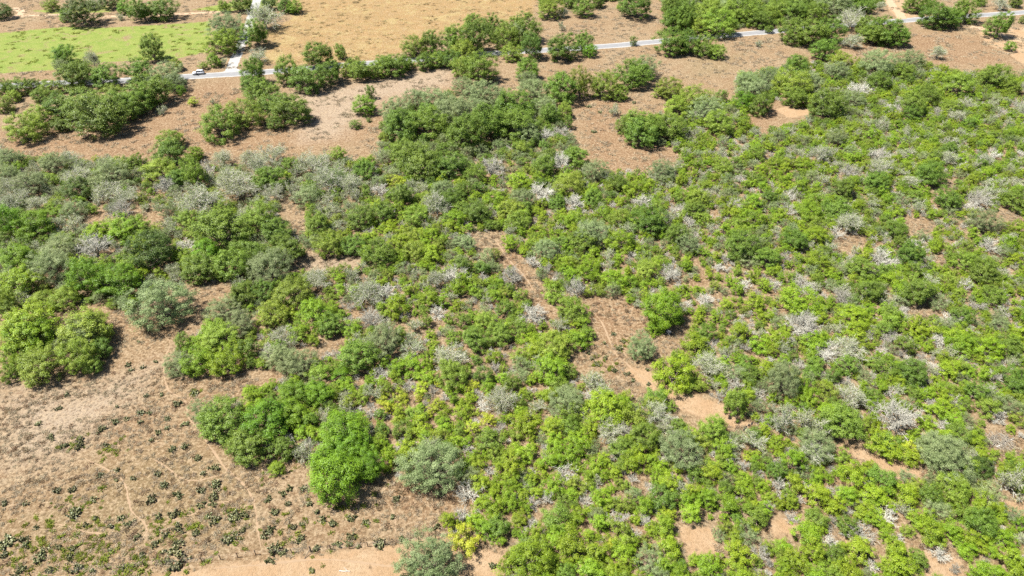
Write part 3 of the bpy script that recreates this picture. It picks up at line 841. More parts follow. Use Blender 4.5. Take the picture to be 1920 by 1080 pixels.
# the plants that other descriptions refer to: nearest hand-placed plant of that kind gets this label; the phrase stands for it elsewhere
MARKS = [
    ('B', 1243, 577, 'vivid green round tree standing at the edge of the reddish clearing', 'the vivid round tree by the clearing'),
    ('S', 1203, 650, 'lone grey-green bush standing by itself in the reddish clearing', 'the lone bush in the reddish clearing'),
    ('M', 1340, 805, 'single olive green bush on bare orange soil at the clearing tip', 'the olive bush on orange soil'),
    ('W', 1081, 537, 'pale leafless dead bush just behind the reddish clearing', 'the pale dead bush behind the clearing'),
    ('S', 300, 570, 'large grey-green domed bush alone on the dry grass beside tall bright trees', 'the grey-green dome on dry grass'),
    ('B', 622, 892, 'largest vivid green tree throwing a wide shadow onto the dry pasture', 'the vivid tree at the pasture edge'),
    ('S', 807, 875, 'big sage grey-green tree next to the vivid green tree', 'the big sage tree beside the vivid tree'),
    ('S', 800, 1062, 'sage green bush cut by the bottom edge on pale sand below the fence', 'the sage bush below the fence'),
    ('G', 992, 1047, 'large round yellow-green tree cut by the bottom edge of the picture', 'the round tree on the bottom edge'),
    ('O', 412, 790, 'dark round bush where the cattle trail passes the pasture edge', 'the round trail-side bush'),
    ('W', 1685, 785, 'large white bare shrub with branches radiating like a star', 'the white star-shaped bare shrub'),
    ('T', 1467, 792, 'thin leafless grey tree with dark forked trunks above bare soil', 'the leafless forked tree'),
    ('W', 1059, 886, 'round white dead shrub amid bright yellow-green foliage', 'the round white shrub amid bright leaves'),
    ('W', 1160, 972, 'spiky white dead shrub left of the small sandy opening', 'the spiky white shrub by the opening'),
    ('S', 1467, 707, 'tall sage green bush standing above lower bright shrubs', 'the tall sage bush'),
    ('B', 163, 517, 'tall bright green tree standing upright beside the grey-green dome', 'the tall bright upright tree'),
    ('B', 223, 527, 'bright green spreading tree right beside the grey-green dome', 'the bright spreading tree'),
    ('D', 283, 470, 'darkest rounded tree in the thicket, nearly black green', 'the darkest round tree'),
    ('B', 17, 410, 'bright green tree on the left edge of the picture', 'the bright tree on the left edge'),
    ('O', 707, 477, 'dark round bush beside a pale straw gap in the thicket', 'the dark bush by the straw gap'),
    ('T', 842, 670, 'airy grey-white topped tree rising from the bright middle thicket', 'the airy grey-topped tree'),
    ('S', 1760, 567, 'small round sage bush beside a bare pinkish patch', 'the sage bush by the pinkish patch'),
    ('O', 1683, 430, 'dark round bush surrounded by bare brown patches', 'the dark bush among bare patches'),
    ('W', 1510, 607, 'broad white dead bush sprawling across the thicket', 'the broad white dead bush'),
    ('O', 1640, 340, 'dark green shrub beside the small orange bare patch', 'the dark shrub by the orange patch'),
    ('W', 1837, 370, 'white dead shrub with upright bare branches high on the thicket', 'the upright white dead shrub'),
    ('O', 1863, 143, 'round dark tree at the upper edge of the thicket below brown grass', 'the dark tree under the brown field'),
    ('S', 1765, 852, 'wide feathery sage tree beside the curving bare strip', 'the feathery sage tree'),
    ('T', 1900, 897, 'grey half-bare shrub on the right edge by pale sand', 'the half-bare shrub on the right edge'),
    ('O', 1877, 47, 'lone spreading oak with bare trunk by orange dirt near the road', 'the lone oak near the road'),
    ('T', 1153, 207, 'small lone tree with thin crown on the reddish pasture', 'the small lone tree on red pasture'),
    ('B', 683, 197, 'rounded bright bush with a pointed top behind it in pasture', 'the rounded bush in open pasture'),
    ('D', 152, 23, 'dark dense domed tree behind the green field', 'the dark dome behind the green field'),
    ('O', 283, 92, 'tall dark tree rising against the green field', 'the tall tree against the green field'),
    ('O', 478, 63, 'tall green tree leaning over the gravel side road', 'the tree over the side road'),
    ('S', 422, 50, 'broad brownish-grey tree filling the corner left of the side road', 'the broad grey tree by the junction'),
    ('T', 495, 30, 'wide silvery half-bare tree behind the side road', 'the silvery tree up the side road'),
    ('O', 1187, 77, 'small dark tree standing in front of the asphalt road', 'the small tree before the road'),
    ('T', 1053, 48, 'spindly sapling alone in the far brown pasture', 'the spindly sapling in far pasture'),
    ('O', 1053, 90, 'dense dome tree on the near side of the road', 'the dome tree beside the road'),
    ('M', 950, 67, 'broad leafy tree in the middle of the roadside row', 'the broad tree of the roadside row'),
    ('O', 1653, 57, 'dense dark domed tree on the near side of the road', 'the dark dome near the driveway'),
    ('O', 550, 207, 'dark tree ending the clump on the straw pasture', 'the dark tree ending the clump'),
    ('O', 187, 217, 'broad dark tree in the left pasture clump', 'the broad tree of the left clump'),
    ('S', 865, 205, 'pale sage oak in the large central grove', 'the pale sage oak of the grove'),
    ('O', 913, 230, 'dark oak in the heart of the large central grove', 'the dark oak of the grove'),
    ('S', 1410, 160, 'sage oak at the upper left corner of the big thicket', 'the sage oak at the thicket corner'),
    ('G', 1500, 563, 'broad yellow-green shrub mound just behind the broad white dead bush', 'the broad yellow-green mound'),
    ('T', 410, 375, 'wide silvery half-bare tree in the grey thicket', 'the wide silvery half-bare tree'),
    ('W', 223, 393, 'grey-white dead tree over the straw gap in the thicket', 'the grey dead tree in the thicket'),
    ('O', 413, 430, 'broad dark oak in the middle of the left thicket', 'the broad oak of the left thicket'),
        ('M', 72, 682, 'large leafy bush at the left end of the dry pasture', 'the large bush left of the pasture'),
    ('O', 1220, 417, 'dark round shrub near the middle of the big thicket', 'the dark round shrub mid thicket'),
    ('O', 1580, 790, 'deep green bush over a dark shaded hollow above bare soil', 'the deep green bush over the hollow'),
    ('B', 1327, 1062, 'vivid green bush on the bottom edge under the sandy opening', 'the vivid bush under the sandy opening'),
    ('T', 820, 383, 'tall airy grey tree in the central thicket', 'the tall airy grey tree'),
    ('O', 1830, 735, 'zz', 'zz'),
    ('O', 1840, 983, 'wide green shrub near the bottom right beside pale sand', 'the wide shrub by the pale sand'),
]
MARKS = [m for m in MARKS if m[3] != 'zz']

KINDINFO = {  # tree name, shrub name, tree phrase, shrub phrase, category tree, category shrub
    'O': ('dark_green_tree', 'dark_green_shrub', 'dark green tree', 'dark green shrub', 'tree', 'shrub'),
    'B': ('vivid_green_tree', 'vivid_green_shrub', 'vivid green tree', 'vivid green shrub', 'tree', 'shrub'),
    'G': ('yellow_green_tree', 'yellow_green_shrub', 'yellow-green bushy tree', 'yellow-green shrub', 'tree', 'shrub'),
    'M': ('mid_green_tree', 'mid_green_shrub', 'olive green tree', 'olive green shrub', 'tree', 'shrub'),
    'S': ('sage_green_tree', 'sage_green_shrub', 'sage grey-green tree', 'sage grey-green shrub', 'tree', 'shrub'),
    'D': ('blackish_green_tree', 'blackish_green_shrub', 'blackish green tree', 'blackish green shrub', 'tree', 'shrub'),
    'W': ('dead_tree', 'dead_shrub', 'white leafless dead tree', 'white dead shrub', 'dead tree', 'dead shrub'),
    'T': ('half_bare_tree', 'half_bare_shrub', 'half-bare grey tree', 'half-bare grey shrub', 'tree', 'shrub'),
    'Y': ('yellow_shrub', 'yellow_shrub', 'yellowish shrub', 'yellowish shrub', 'shrub', 'shrub'),
}
TREE_MIN = {'O': 5.6, 'B': 5.6, 'G': 6.2, 'M': 5.8, 'S': 5.6, 'D': 0.0, 'W': 5.2, 'T': 5.6, 'Y': 99}
rnd = random.Random(7)
plants = []


def plant_from(kind, px, py, w, h=None):
    D, H = 4.0, 3.0
    for _ in range(5):
        p, t = ground(px, py, 0.5 * H)
        D = w * t / F_PX
        size = 'tree' if D >= TREE_MIN[kind] else 'shrub'
        pr = PROTO[(kind, size)][0]
        ratio = pr['H'] / pr['D']
        H = D * ratio
        if h:
            dist = math.hypot(p[0], p[1])
            dep = math.atan2(CAM_H, dist)
            hm = h * t / F_PX
            H2 = (hm - 0.72 * D * math.sin(dep)) / math.cos(dep)
            H = min(max(H2, 0.8 * D * ratio), 1.5 * D * ratio)
    return dict(kind=kind, size=size, x=p[0], y=p[1], D=D, H=H, px=px, py=py, w=w, hand=True)


for (ox, oy, s), txt in HAND.items():
    for e in txt.replace('\n', ';').split(';'):
        q = e.split()
        if not q:
            continue
        nums = [float(a) for a in q[1:]]
        plants.append(plant_from(q[0], ox + nums[0] / s, oy + nums[1] / s, nums[2] / s, nums[3] / s))
for mk in MARKS:
    c = [p for p in plants if p['kind'] == mk[0] and 'mark' not in p]
    b = min(c, key=lambda p: (p['px'] - mk[1]) ** 2 + (p['py'] - mk[2]) ** 2)
    b['mark'] = mk

# the dense scrub between them
SCRUB = gpoly("""-160 300 0 288 60 300 260 300 330 330 400 310 480 330 600 300 700 305 725 215 850 190 1000 200 1060 230 1090 300 1060 330 1150 322 1220 332
1290 300 1250 278 1190 262 1200 225 1300 195 1385 190 1375 150 1500 118 1620 125 1740 122 1800 140 1920 150 2100 150 2140 1160 1900 1190 900 1190 850 1075 835 985 878 950
850 900 740 900 620 930 580 870 440 870 380 815 370 780 450 755 490 700 330 700 320 670 400 600 450 530 360 535 240 590 180 575 60 582 0 600 -160 610""")
TOPSCRUB = gpoly('1236 -30 1640 -30 1655 10 1600 34 1540 44 1440 50 1330 62 1250 60')
TOPROW = gpoly('1000 -40 1240 -40 1238 -2 1130 4 1100 0 1010 10')
CLEAR = [gpoly(s) for s in (
    '548 492 600 475 672 480 672 502 600 512 550 512', '470 722 560 664 650 628 630 654 545 692 500 722',
    '1088 562 1160 560 1204 590 1212 640 1252 662 1245 700 1295 740 1365 758 1415 800 1380 812 1330 800 1296 806 1268 770 1250 742 1180 744 1092 704 1058 664 1110 632',
    '888 440 932 440 962 470 1002 520 1034 560 1056 604 1008 592 968 512 908 482', '528 372 562 400 572 432 540 440 528 410', '150 408 300 398 312 430 200 434',
    '1395 202 1480 190 1535 215 1480 232 1430 254 1405 232', '1556 820 1622 820 1700 856 1745 888 1702 904 1640 874 1588 852', '1266 985 1348 988 1345 1040 1296 1058',
    '1438 974 1504 968 1506 1002 1448 1010', '1566 998 1640 1000 1600 1040', '1866 944 1960 935 1960 1000', '1850 798 1902 820 1902 856 1860 842',
    '1728 334 1792 340 1774 364 1728 358', '1698 414 1748 418 1742 444 1698 442', '1696 566 1762 588 1720 606', '850 1030 950 1034 944 1100 860 1100',
    '1690 1020 1790 1030 1810 1090 1740 1100', '1560 455 1620 445 1610 470 1570 476', '1740 480 1770 485 1760 505', '1232 612 1280 614 1284 655 1240 655', '1835 405 1900 395 1910 420 1850 425')]
YELLOW = gpoly('690 690 800 670 900 720 940 800 860 840 740 800')
BRIGHT = gpoly('860 830 1300 830 1560 860 1900 880 2140 860 2140 1190 860 1190')
LEFTG = gpoly('-160 280 720 280 700 400 560 480 420 440 -160 520')
OAKG = gpoly('715 215 850 180 1010 190 1080 260 1080 310 900 330 730 310')
MIX = [
    (TOPSCRUB, 'M' * 40 + 'O' * 34 + 'S' * 18 + 'G' * 8),
    (TOPROW, 'M' * 50 + 'O' * 50),
    (YELLOW, 'Y' * 16 + 'G' * 56 + 'W' * 12 + 'M' * 10 + 'S' * 6),
    (OAKG, 'S' * 40 + 'O' * 40 + 'M' * 14 + 'W' * 6),
    (LEFTG, 'T' * 44 + 'S' * 20 + 'M' * 16 + 'O' * 5 + 'G' * 8 + 'W' * 7),
    (BRIGHT, 'G' * 58 + 'W' * 7 + 'M' * 15 + 'O' * 6 + 'S' * 8 + 'T' * 4 + 'Y' * 2),
    (None, 'G' * 40 + 'W' * 16 + 'M' * 15 + 'S' * 12 + 'O' * 6 + 'T' * 11),
]


def fillers():
    g = np.random.default_rng(11)
    n = 210000
    X = g.uniform(-270, 270, n)
    Y = g.uniform(42, 400, n)
    ok = (sdist(SCRUB, X, Y) > 0.6) | (sdist(TOPSCRUB, X, Y) > 0.6) | (sdist(TOPROW, X, Y) > 0.6)
    for c in CLEAR:
        ok &= sdist(c, X, Y) < -1.2
    X, Y = X[ok], Y[ok]
    which = np.full(len(X), len(MIX) - 1)
    for i in range(len(MIX) - 2, -1, -1):
        which[sdist(MIX[i][0], X, Y) > 0] = i
    # patchiness: thin places where the soil shows
    ph = [(g.uniform(0.03, 0.12), g.uniform(0, 6.28), g.uniform(0, 6.28)) for _ in range(7)]
    patch = sum(np.sin(k * (X * math.cos(a) + Y * math.sin(a)) + b) for k, a, b in ph) / 7
    cell = {}

    def key(x, y):
        return int(x // 6), int(y // 6)
    for p in plants:
        cell.setdefault(key(p['x'], p['y']), []).append((p['x'], p['y'], p['D'] * 0.33))
    out = []
    for i in range(len(X)):
        x, y = X[i], Y[i]
        kd = MIX[which[i]][1]
        kind = kd[g.integers(len(kd))]
        D = {'G': 2.8, 'W': 1.8, 'M': 2.9, 'S': 2.9, 'O': 3.5, 'T': 3.5, 'Y': 2.5}[kind] * math.exp(g.normal(0, 0.34))
        r = D * 0.28 * (1.0 if patch[i] < 0.18 else 1.0 + 1.3 * (patch[i] - 0.18))
        if which[i] == 5:
            r = D * 0.285
        kx, ky = key(x, y)
        bad = False
        for a in range(kx - 1, kx + 2):
            for b in range(ky - 1, ky + 2):
                for (qx, qy, qr) in cell.get((a, b), ()):
                    if (x - qx) ** 2 + (y - qy) ** 2 < (r * 0.9 + qr) ** 2:
                        bad = True
                        break
                if bad:
                    break
            if bad:
                break
        if bad:
            continue
        cell.setdefault((kx, ky), []).append((x, y, r))
        px, py, rz = to_px(x, y, 1.2)
        out.append(dict(kind=kind, size='shrub' if D < TREE_MIN[kind] else 'tree', x=x, y=y, D=D, H=None, px=px, py=py, w=D * F_PX / rz, hand=False))
    # low growth in what gaps are left
    for i in g.permutation(len(X))[:45000]:
        x, y = X[i], Y[i]
        kd = 'GGGGGGGMMMSSSTTWW'
        kind = kd[g.integers(len(kd))]
        D = 1.9 * math.exp(g.normal(0, 0.22))
        if which[i] != 5 and patch[i] > 0.22 and g.uniform() < 0.6:
            continue
        kx, ky = key(x, y)
        if any((x - qx) ** 2 + (y - qy) ** 2 < (D * 0.32 + qr * 1.1) ** 2 for a in range(kx - 1, kx + 2) for b in range(ky - 1, ky + 2) for (qx, qy, qr) in cell.get((a, b), ())):
            continue
        cell.setdefault((kx, ky), []).append((x, y, D * 0.32))
        px, py, rz = to_px(x, y, 0.6)
        out.append(dict(kind=kind, size='shrub', x=x, y=y, D=D, H=None, px=px, py=py, w=D * F_PX / rz, hand=False))
    return out


fill = fillers()
# ------------------------------------------------------------------ labels that point to one plant
LM = []          # world x, y, phrase


def add_landmark(px, py, phrase):
    p, _ = ground(px, py)
    LM.append((p[0], p[1], phrase))


for p in plants:
    if 'mark' in p:
        LM.append((p['x'], p['y'], p['mark'][4]))
for a in ((372, 138, 'the parked car'), (437, 137, 'the road junction'), (1480, 212, 'the orange sandy patch'), (1306, 1018, 'the small sandy opening'),
          (610, 495, 'the pale straw gap'), (1650, 862, 'the curving bare strip'), (1910, 960, 'the right-edge sand'), (1740, 348, 'the upper bare patch'),
          (200, 85, 'the green field'), (482, 985, 'the lower trail bend'), (583, 1034, 'the thick braced fence post'), (650, 1071, 'the log on the sand'),
          (312, 690, 'the upper trail bend'), (1877, 828, 'the brush pile'), (975, 510, 'the dirt trail in the scrub'),
          (1690, 36, 'the driveway mouth'), (780, 40, 'the golden field'), (1253, 624, 'the discarded crate')):
    add_landmark(*a)
ORD = ['', 'second', 'third', 'fourth', 'fifth', 'sixth', 'seventh', 'eighth', 'ninth', 'tenth', 'eleventh', 'twelfth'] + ['%dth' % k for k in range(13, 80)]
buckets = {}


def queue_label(o, x, y, phrase):
    d = [(math.hypot(x - a, y - b), k) for k, (a, b, _) in enumerate(LM)]
    dist, k = min(d)
    dx, dy = x - LM[k][0], y - LM[k][1]
    if abs(dx) >= abs(dy):
        where = 'right of' if dx > 0 else 'left of'
    else:
        where = 'behind' if dy > 0 else 'in front of'
    buckets.setdefault((phrase, where, k), []).append((dist, o))


def flush_labels():
    for (phrase, where, k), L in buckets.items():
        L.sort(key=lambda t: t[0])
        for i, (d, o) in enumerate(L):
            nth = 'closest' if i == 0 else ORD[i] + ' closest'
            o['label'] = '%s %s %s %s' % (nth, phrase, where, LM[k][2])


# ------------------------------------------------------------------ plant them
GROUPS = {'O': 'dark green trees and shrubs', 'B': 'vivid green trees and shrubs', 'G': 'yellow-green shrubs of the thicket', 'M': 'olive green trees and shrubs',
          'S': 'sage grey-green trees and shrubs', 'D': 'blackish green trees', 'W': 'white dead shrubs', 'T': 'half-bare grey trees and shrubs', 'Y': 'yellowish shrubs'}


def in_frame(p, m=10):
    return -m - p['w'] / 2 < p['px'] < 1920 + m + p['w'] / 2 and -m - p['w'] / 2 < p['py'] < 1080 + m + p['w'] / 2


LIMIT = 290
indiv, mass = list(plants), []
count = {}
for p in plants:
    nm = KINDINFO[p['kind']][0 if p['size'] == 'tree' else 1]
    count[nm] = count.get(nm, 0) + 1
fill.sort(key=lambda p: -p['w'])
for p in fill:
    nm = KINDINFO[p['kind']][0 if p['size'] == 'tree' else 1]
    if in_frame(p, -4) and count.get(nm, 0) < LIMIT:
        count[nm] = count.get(nm, 0) + 1
        indiv.append(p)
    else:
        mass.append(p)
src = {}
for p in indiv + mass:
    P = PROTO[(p['kind'], p['size'])]
    p['v'] = rnd.randrange(len(P))
    pr = P[p['v']]
    if p['H'] is None:
        p['H'] = p['D'] * pr['H'] / pr['D'] * rnd.uniform(0.8, 1.15)
    p['s'] = (p['D'] / pr['D'] * rnd.uniform(0.9, 1.12), p['D'] / pr['D'] * rnd.uniform(0.9, 1.12), p['H'] / pr['H'])
    p['rz'] = rnd.uniform(0, 2 * math.pi)
    p['tilt'] = (rnd.gauss(0, 0.05), rnd.gauss(0, 0.05))
for p in indiv:
    K = KINDINFO[p['kind']]
    tree = p['size'] == 'tree'
    nm = K[0] if tree else K[1]
    pr = PROTO[(p['kind'], p['size'])][p['v']]
    loc = (p['x'], p['y'], 0)
    rot = (p['tilt'][0], p['tilt'][1], p['rz'])
    if p['hand'] and pr['crown'] is not None and p['w'] > 20:
        o = link(nm, None, None, loc, rot, p['s'])
        link('trunk', pr['trunk'], o)
        link('crown', pr['crown'], o)
    else:
        o = link(nm, pr['whole'], None, loc, rot, p['s'])
        src.setdefault((p['kind'], p['size'], p['v']), o)
    tag(o, None, K[4 if tree else 5], GROUPS[p['kind']])
    if 'mark' in p:
        o['label'] = p['mark'][3]
    else:
        ph = K[2 if tree else 3]
        base = {'tree': 8.0, 'shrub': 3.9}[p['size']] * (0.72 if p['kind'] == 'W' else 1)
        ph = ('broad ' if p['D'] > base * 1.12 else 'small ' if p['D'] < base * 0.85 else '') + ph
        queue_label(o, p['x'], p['y'], ph)


def scatter(name, recs, objs, label, cat):
    """one mass of growth: points that carry which shape, its turn and its size"""
    me = bpy.data.meshes.new(name)
    n = len(recs)
    me.vertices.add(n)
    co = np.array([r[0] for r in recs], np.float32)
    me.vertices.foreach_set('co', co.ravel())
    for an, ty, k in (('turn', 'FLOAT_VECTOR', 1), ('size', 'FLOAT_VECTOR', 2)):
        a = me.attributes.new(an, ty, 'POINT')
        a.data.foreach_set('vector', np.array([r[k] for r in recs], np.float32).ravel())
    a = me.attributes.new('shape', 'INT', 'POINT')
    a.data.foreach_set('value', np.array([r[3] for r in recs], np.int32))
    o = link(name, me)
    tag(o, label, cat, None, 'stuff')
    ng = bpy.data.node_groups.new(name, 'GeometryNodeTree')
    ng.interface.new_socket('Geometry', in_out='INPUT', socket_type='NodeSocketGeometry')
    ng.interface.new_socket('Geometry', in_out='OUTPUT', socket_type='NodeSocketGeometry')
    N, L = ng.nodes, ng.links
    gi, go = N.new('NodeGroupInput'), N.new('NodeGroupOutput')
    iop = N.new('GeometryNodeInstanceOnPoints')
    iop.inputs['Pick Instance'].default_value = True
    jg = N.new('GeometryNodeJoinGeometry')
    for ob in reversed(objs):
        oi = N.new('GeometryNodeObjectInfo')
        oi.transform_space = 'ORIGINAL'
        oi.inputs['Object'].default_value = ob
        oi.inputs['As Instance'].default_value = True
        L.new(oi.outputs['Geometry'], jg.inputs[0])
    L.new(jg.outputs[0], iop.inputs['Instance'])
    L.new(gi.outputs[0], iop.inputs['Points'])
    for an, ty, sock in (('turn', 'FLOAT_VECTOR', 'Rotation'), ('size', 'FLOAT_VECTOR', 'Scale'), ('shape', 'INT', 'Instance Index')):
        na = N.new('GeometryNodeInputNamedAttribute')
        na.data_type = ty
        na.inputs['Name'].default_value = an
        L.new(na.outputs['Attribute'], iop.inputs[sock])
    L.new(iop.outputs[0], go.inputs[0])
    md = o.modifiers.new('scatter', 'NODES')
    md.node_group = ng
    return o


for kind in 'OBGMSWTY':
    for size in ('tree', 'shrub'):
        L = [p for p in mass if p['kind'] == kind and p['size'] == size]
        if not L:
            continue
        have = {v: o for (k, s, v), o in src.items() if k == kind and s == size}
        if not have:
            continue
        vs = sorted(have)
        recs = [((p['x'], p['y'], 0), (p['tilt'][0], p['tilt'][1], p['rz']), p['s'], (vs.index(p['v']) if p['v'] in have else 0)) for p in L]
        K = KINDINFO[kind]
        scatter('undergrowth_' + (K[0] if size == 'tree' else K[1]), recs, [have[v] for v in vs],
                'mass of smaller %ss filling the thicket' % (K[2] if size == 'tree' else K[3]), 'undergrowth')
# ------------------------------------------------------------------ dry grass
GRASS = {
    'straw': leaf_mat('grass_straw', (0.203, 0.154, 0.093), (0.310, 0.258, 0.177), trans=0.3, hue=0.01, val=0.2, spec=0.1),
    'brown': leaf_mat('grass_brown', (0.119, 0.077, 0.041), (0.191, 0.132, 0.079), trans=0.3, hue=0.01, val=0.2, spec=0.1),
    'green': leaf_mat('grass_green', (0.102, 0.142, 0.013), (0.174, 0.191, 0.032), trans=0.45, hue=0.015, val=0.2, spec=0.1),
    'gold': leaf_mat('grass_gold', (0.203, 0.145, 0.063), (0.275, 0.215, 0.108), trans=0.4, hue=0.01, val=0.2, spec=0.1),
}


def tuft_mesh(name, rng, mat, n=34, spread=0.42, h=0.30, w=0.035):
    """bent blades, each of two stacked quads"""
    V, Q, T = [], [], []
    for i in range(n):
        b = np.array([rng.normal(0, spread * 0.5), rng.normal(0, spread * 0.5), 0])
        az = rng.uniform(0, 2 * math.pi)
        lean = rng.uniform(0.15, 0.9)
        d = np.array([math.cos(az), math.sin(az), 0])
        s = np.array([-math.sin(az), math.cos(az), 0]) * w * rng.uniform(0.7, 1.4)
        hh = h * rng.uniform(0.5, 1.2)
        m = b + d * hh * lean * 0.4 + np.array([0, 0, hh * 0.65])
        e = b + d * hh * lean * 1.1 + np.array([0, 0, hh * (1 - lean * 0.35)])
        k = len(V)
        V += [b - s, b + s, m + s * 0.8, m - s * 0.8, e + s * 0.25, e - s * 0.25]
        Q += [(k, k + 1, k + 2, k + 3), (k + 3, k + 2, k + 4, k + 5)]
        T += [rng.uniform(0, 1)] * 6
    return mesh_quads(name, V, Q, [mat], tint=T)


def grass():
    g = np.random.default_rng(5)
    allp = np.array([(p['x'], p['y'], p['D']) for p in plants + fill])

    def recs_for(X, Y, smin, smax, shapes):
        out = []
        for x, y in zip(X, Y):
            s = g.uniform(smin, smax)
            out.append(((x, y, -0.01), (0, 0, g.uniform(0, 6.283)), (s * g.uniform(.8, 1.3), s * g.uniform(.8, 1.3), s * g.uniform(0.7, 1.2)), int(g.integers(shapes))))
        return out

    def pts(n, x0, x1, y0, y1, thin):
        X, Y = g.uniform(x0, x1, n), g.uniform(y0, y1, n)
        w = 0.62 * (Y * FWD[1] - CAM_H * FWD[2]) * 1.05 + 4 + 0.1 * np.abs(Y)
        ok = np.abs(X) < 0.74 * (Y * FWD[1] + CAM_H * math.sin(PITCH)) + 8
        f = np.zeros(n)
        ph = [(g.uniform(0.08, 0.6), g.uniform(0, 6.28), g.uniform(0, 6.28)) for _ in range(9)]
        for k, a, b in ph:
            f += np.sin(k * (X * math.cos(a) + Y * math.sin(a)) + b)
        ok &= g.uniform(0, 1, n) < 0.5 + thin * f / 5
        return X[ok], Y[ok]

    def protos(kind, count_, **kw):
        res = []
        for i in range(count_):
            res.append(tuft_mesh('grass_tuft', g, GRASS[kind], **kw))
        return res
    sc = np.full(1, 0)

    def scat(name, kind, X, Y, smin, smax, label, **kw):
        ms = protos(kind, 4, **kw)
        # the first tufts of the mass are plain meshes; the rest repeat them
        first = []
        for i, m in enumerate(ms):
            o = link('grass_tuft', m, None, (X[i], Y[i], -0.01), (0, 0, i), (smax,) * 3)
            first.append(o)
        so = scatter(name, recs_for(X[4:], Y[4:], smin, smax, 4), first, label, 'grass')
        for o in first:
            o.parent = so

    # where not scrub: pasture
    X, Y = pts(100000, -190, 190, 50, 185, 1.0)
    ins = sdist(SCRUB, X, Y)
    cl = np.full(len(X), -1e9)
    for c in CLEAR:
        cl = np.maximum(cl, sdist(c, X, Y))
    sandm = np.full(len(X), -1e9)
    for c in SAND:
        sandm = np.maximum(sandm, sdist(c, X, Y))
    open_ = ((ins < 1.0) | (cl > -1.0)) & (sandm < 0.3)
    ok = open_ | (g.uniform(0, 1, len(X)) < 0.28)
    ok &= (sandm < 0.3) | (g.uniform(0, 1, len(X)) < 0.10)
    for c in PATHS:
        lo, hi = c.min(0) - 1, c.max(0) + 1
        near = np.where(ok & (X > lo[0]) & (X < hi[0]) & (Y > lo[1]) & (Y < hi[1]))[0]
        if len(near):
            dd = ((X[near, None] - c[None, ::2, 0]) ** 2 + (Y[near, None] - c[None, ::2, 1]) ** 2).min(1)
            ok[near[dd < 0.32 ** 2]] = False
    X, Y = X[ok], Y[ok]
    br = g.uniform(0, 1, len(X))
    redm = np.full(len(X), -1e9)
    for c in RED:
        redm = np.maximum(redm, sdist(c, X, Y))
    brown = br < np.where(redm > 0, 0.45, 0.15)
    scat('dry_grass', 'straw', X[~brown], Y[~brown], 0.45, 1.2, 'pale dry straw grass tufts over the pasture')
    scat('brown_grass', 'brown', X[brown], Y[brown], 0.5, 1.4, 'brown withered grass tufts over the pasture')
    # green weeds among the cactus
    wx, wy = [], []
    for px, py, n_, sd in ((130, 985, 40, 3), (60, 1050, 60, 4), (150, 1060, 50, 3), (295, 985, 14, 1.2), (250, 1065, 40, 1.2), (205, 845, 16, 1.5), (140, 830, 14, 1), (365, 737, 8, .6), (345, 1010, 40, 4),
                           (520, 870, 30, 2), (180, 1020, 40, 2.5), (650, 950, 30, 3), (1000, 770, 20, 2), (1130, 680, 20, 2), (1180, 640, 14, 2), (560, 1010, 20, 3), (430, 985, 30, 3)):
        c0 = ground(px, py)[0]
        wx += list(c0[0] + g.normal(0, sd, n_)); wy += list(c0[1] + g.normal(0, sd, n_))
    scat('green_weeds', 'green', np.array(wx), np.array(wy), 0.6, 1.5, 'small green weeds among the prickly pear', n=30, spread=0.35, h=0.3, w=0.05)
    # far pastures: larger, sparser tufts
    X, Y = pts(26000, -290, 290, 185, 400, 1.0)
    gm = np.full(len(X), -1e9)
    for c in GREEN:
        gm = np.maximum(gm, sdist(c, X, Y))
    go = np.full(len(X), -1e9)
    for c in GOLD:
        go = np.maximum(go, sdist(c, X, Y))
    rd = np.full(len(X), 1e9)
    for c in (road_c,):
        for q in c[::6]:
            rd = np.minimum(rd, (X - q[0]) ** 2 + (Y - q[1]) ** 2)
    ok = rd > 40
    X, Y, gm, go = X[ok], Y[ok], gm[ok], go[ok]
    a = gm > 0
    thin_ = g.uniform(0, 1, len(X))
    a2 = a & (thin_ < 0.3)
    scat('green_grass', 'green', X[a2], Y[a2], 0.8, 1.8, 'fresh green grass of the far field', n=40, spread=0.8, h=0.2, w=0.08)
    b = (go > 0) & ~a
    b2 = b & (thin_ < 0.4)
    scat('golden_grass', 'gold', X[b2], Y[b2], 0.8, 1.7, 'golden dry grass of the far pasture', n=36, spread=0.8, h=0.22, w=0.07)
    c = ~a & ~b & (sdist(SCRUB, X, Y) < 0)
    scat('straw_grass', 'straw', X[c], Y[c], 0.8, 1.8, 'dry grass of the roadside pastures', n=36, spread=0.7, h=0.24, w=0.06)


grass()

# ------------------------------------------------------------------ prickly pear
def pear_mat():
    return leaf_mat('cactus_pad', (0.062, 0.072, 0.022), (0.150, 0.140, 0.070), trans=0.0, hue=0.015, val=0.25, rough=0.45, spec=0.4)


PAD = pear_mat()


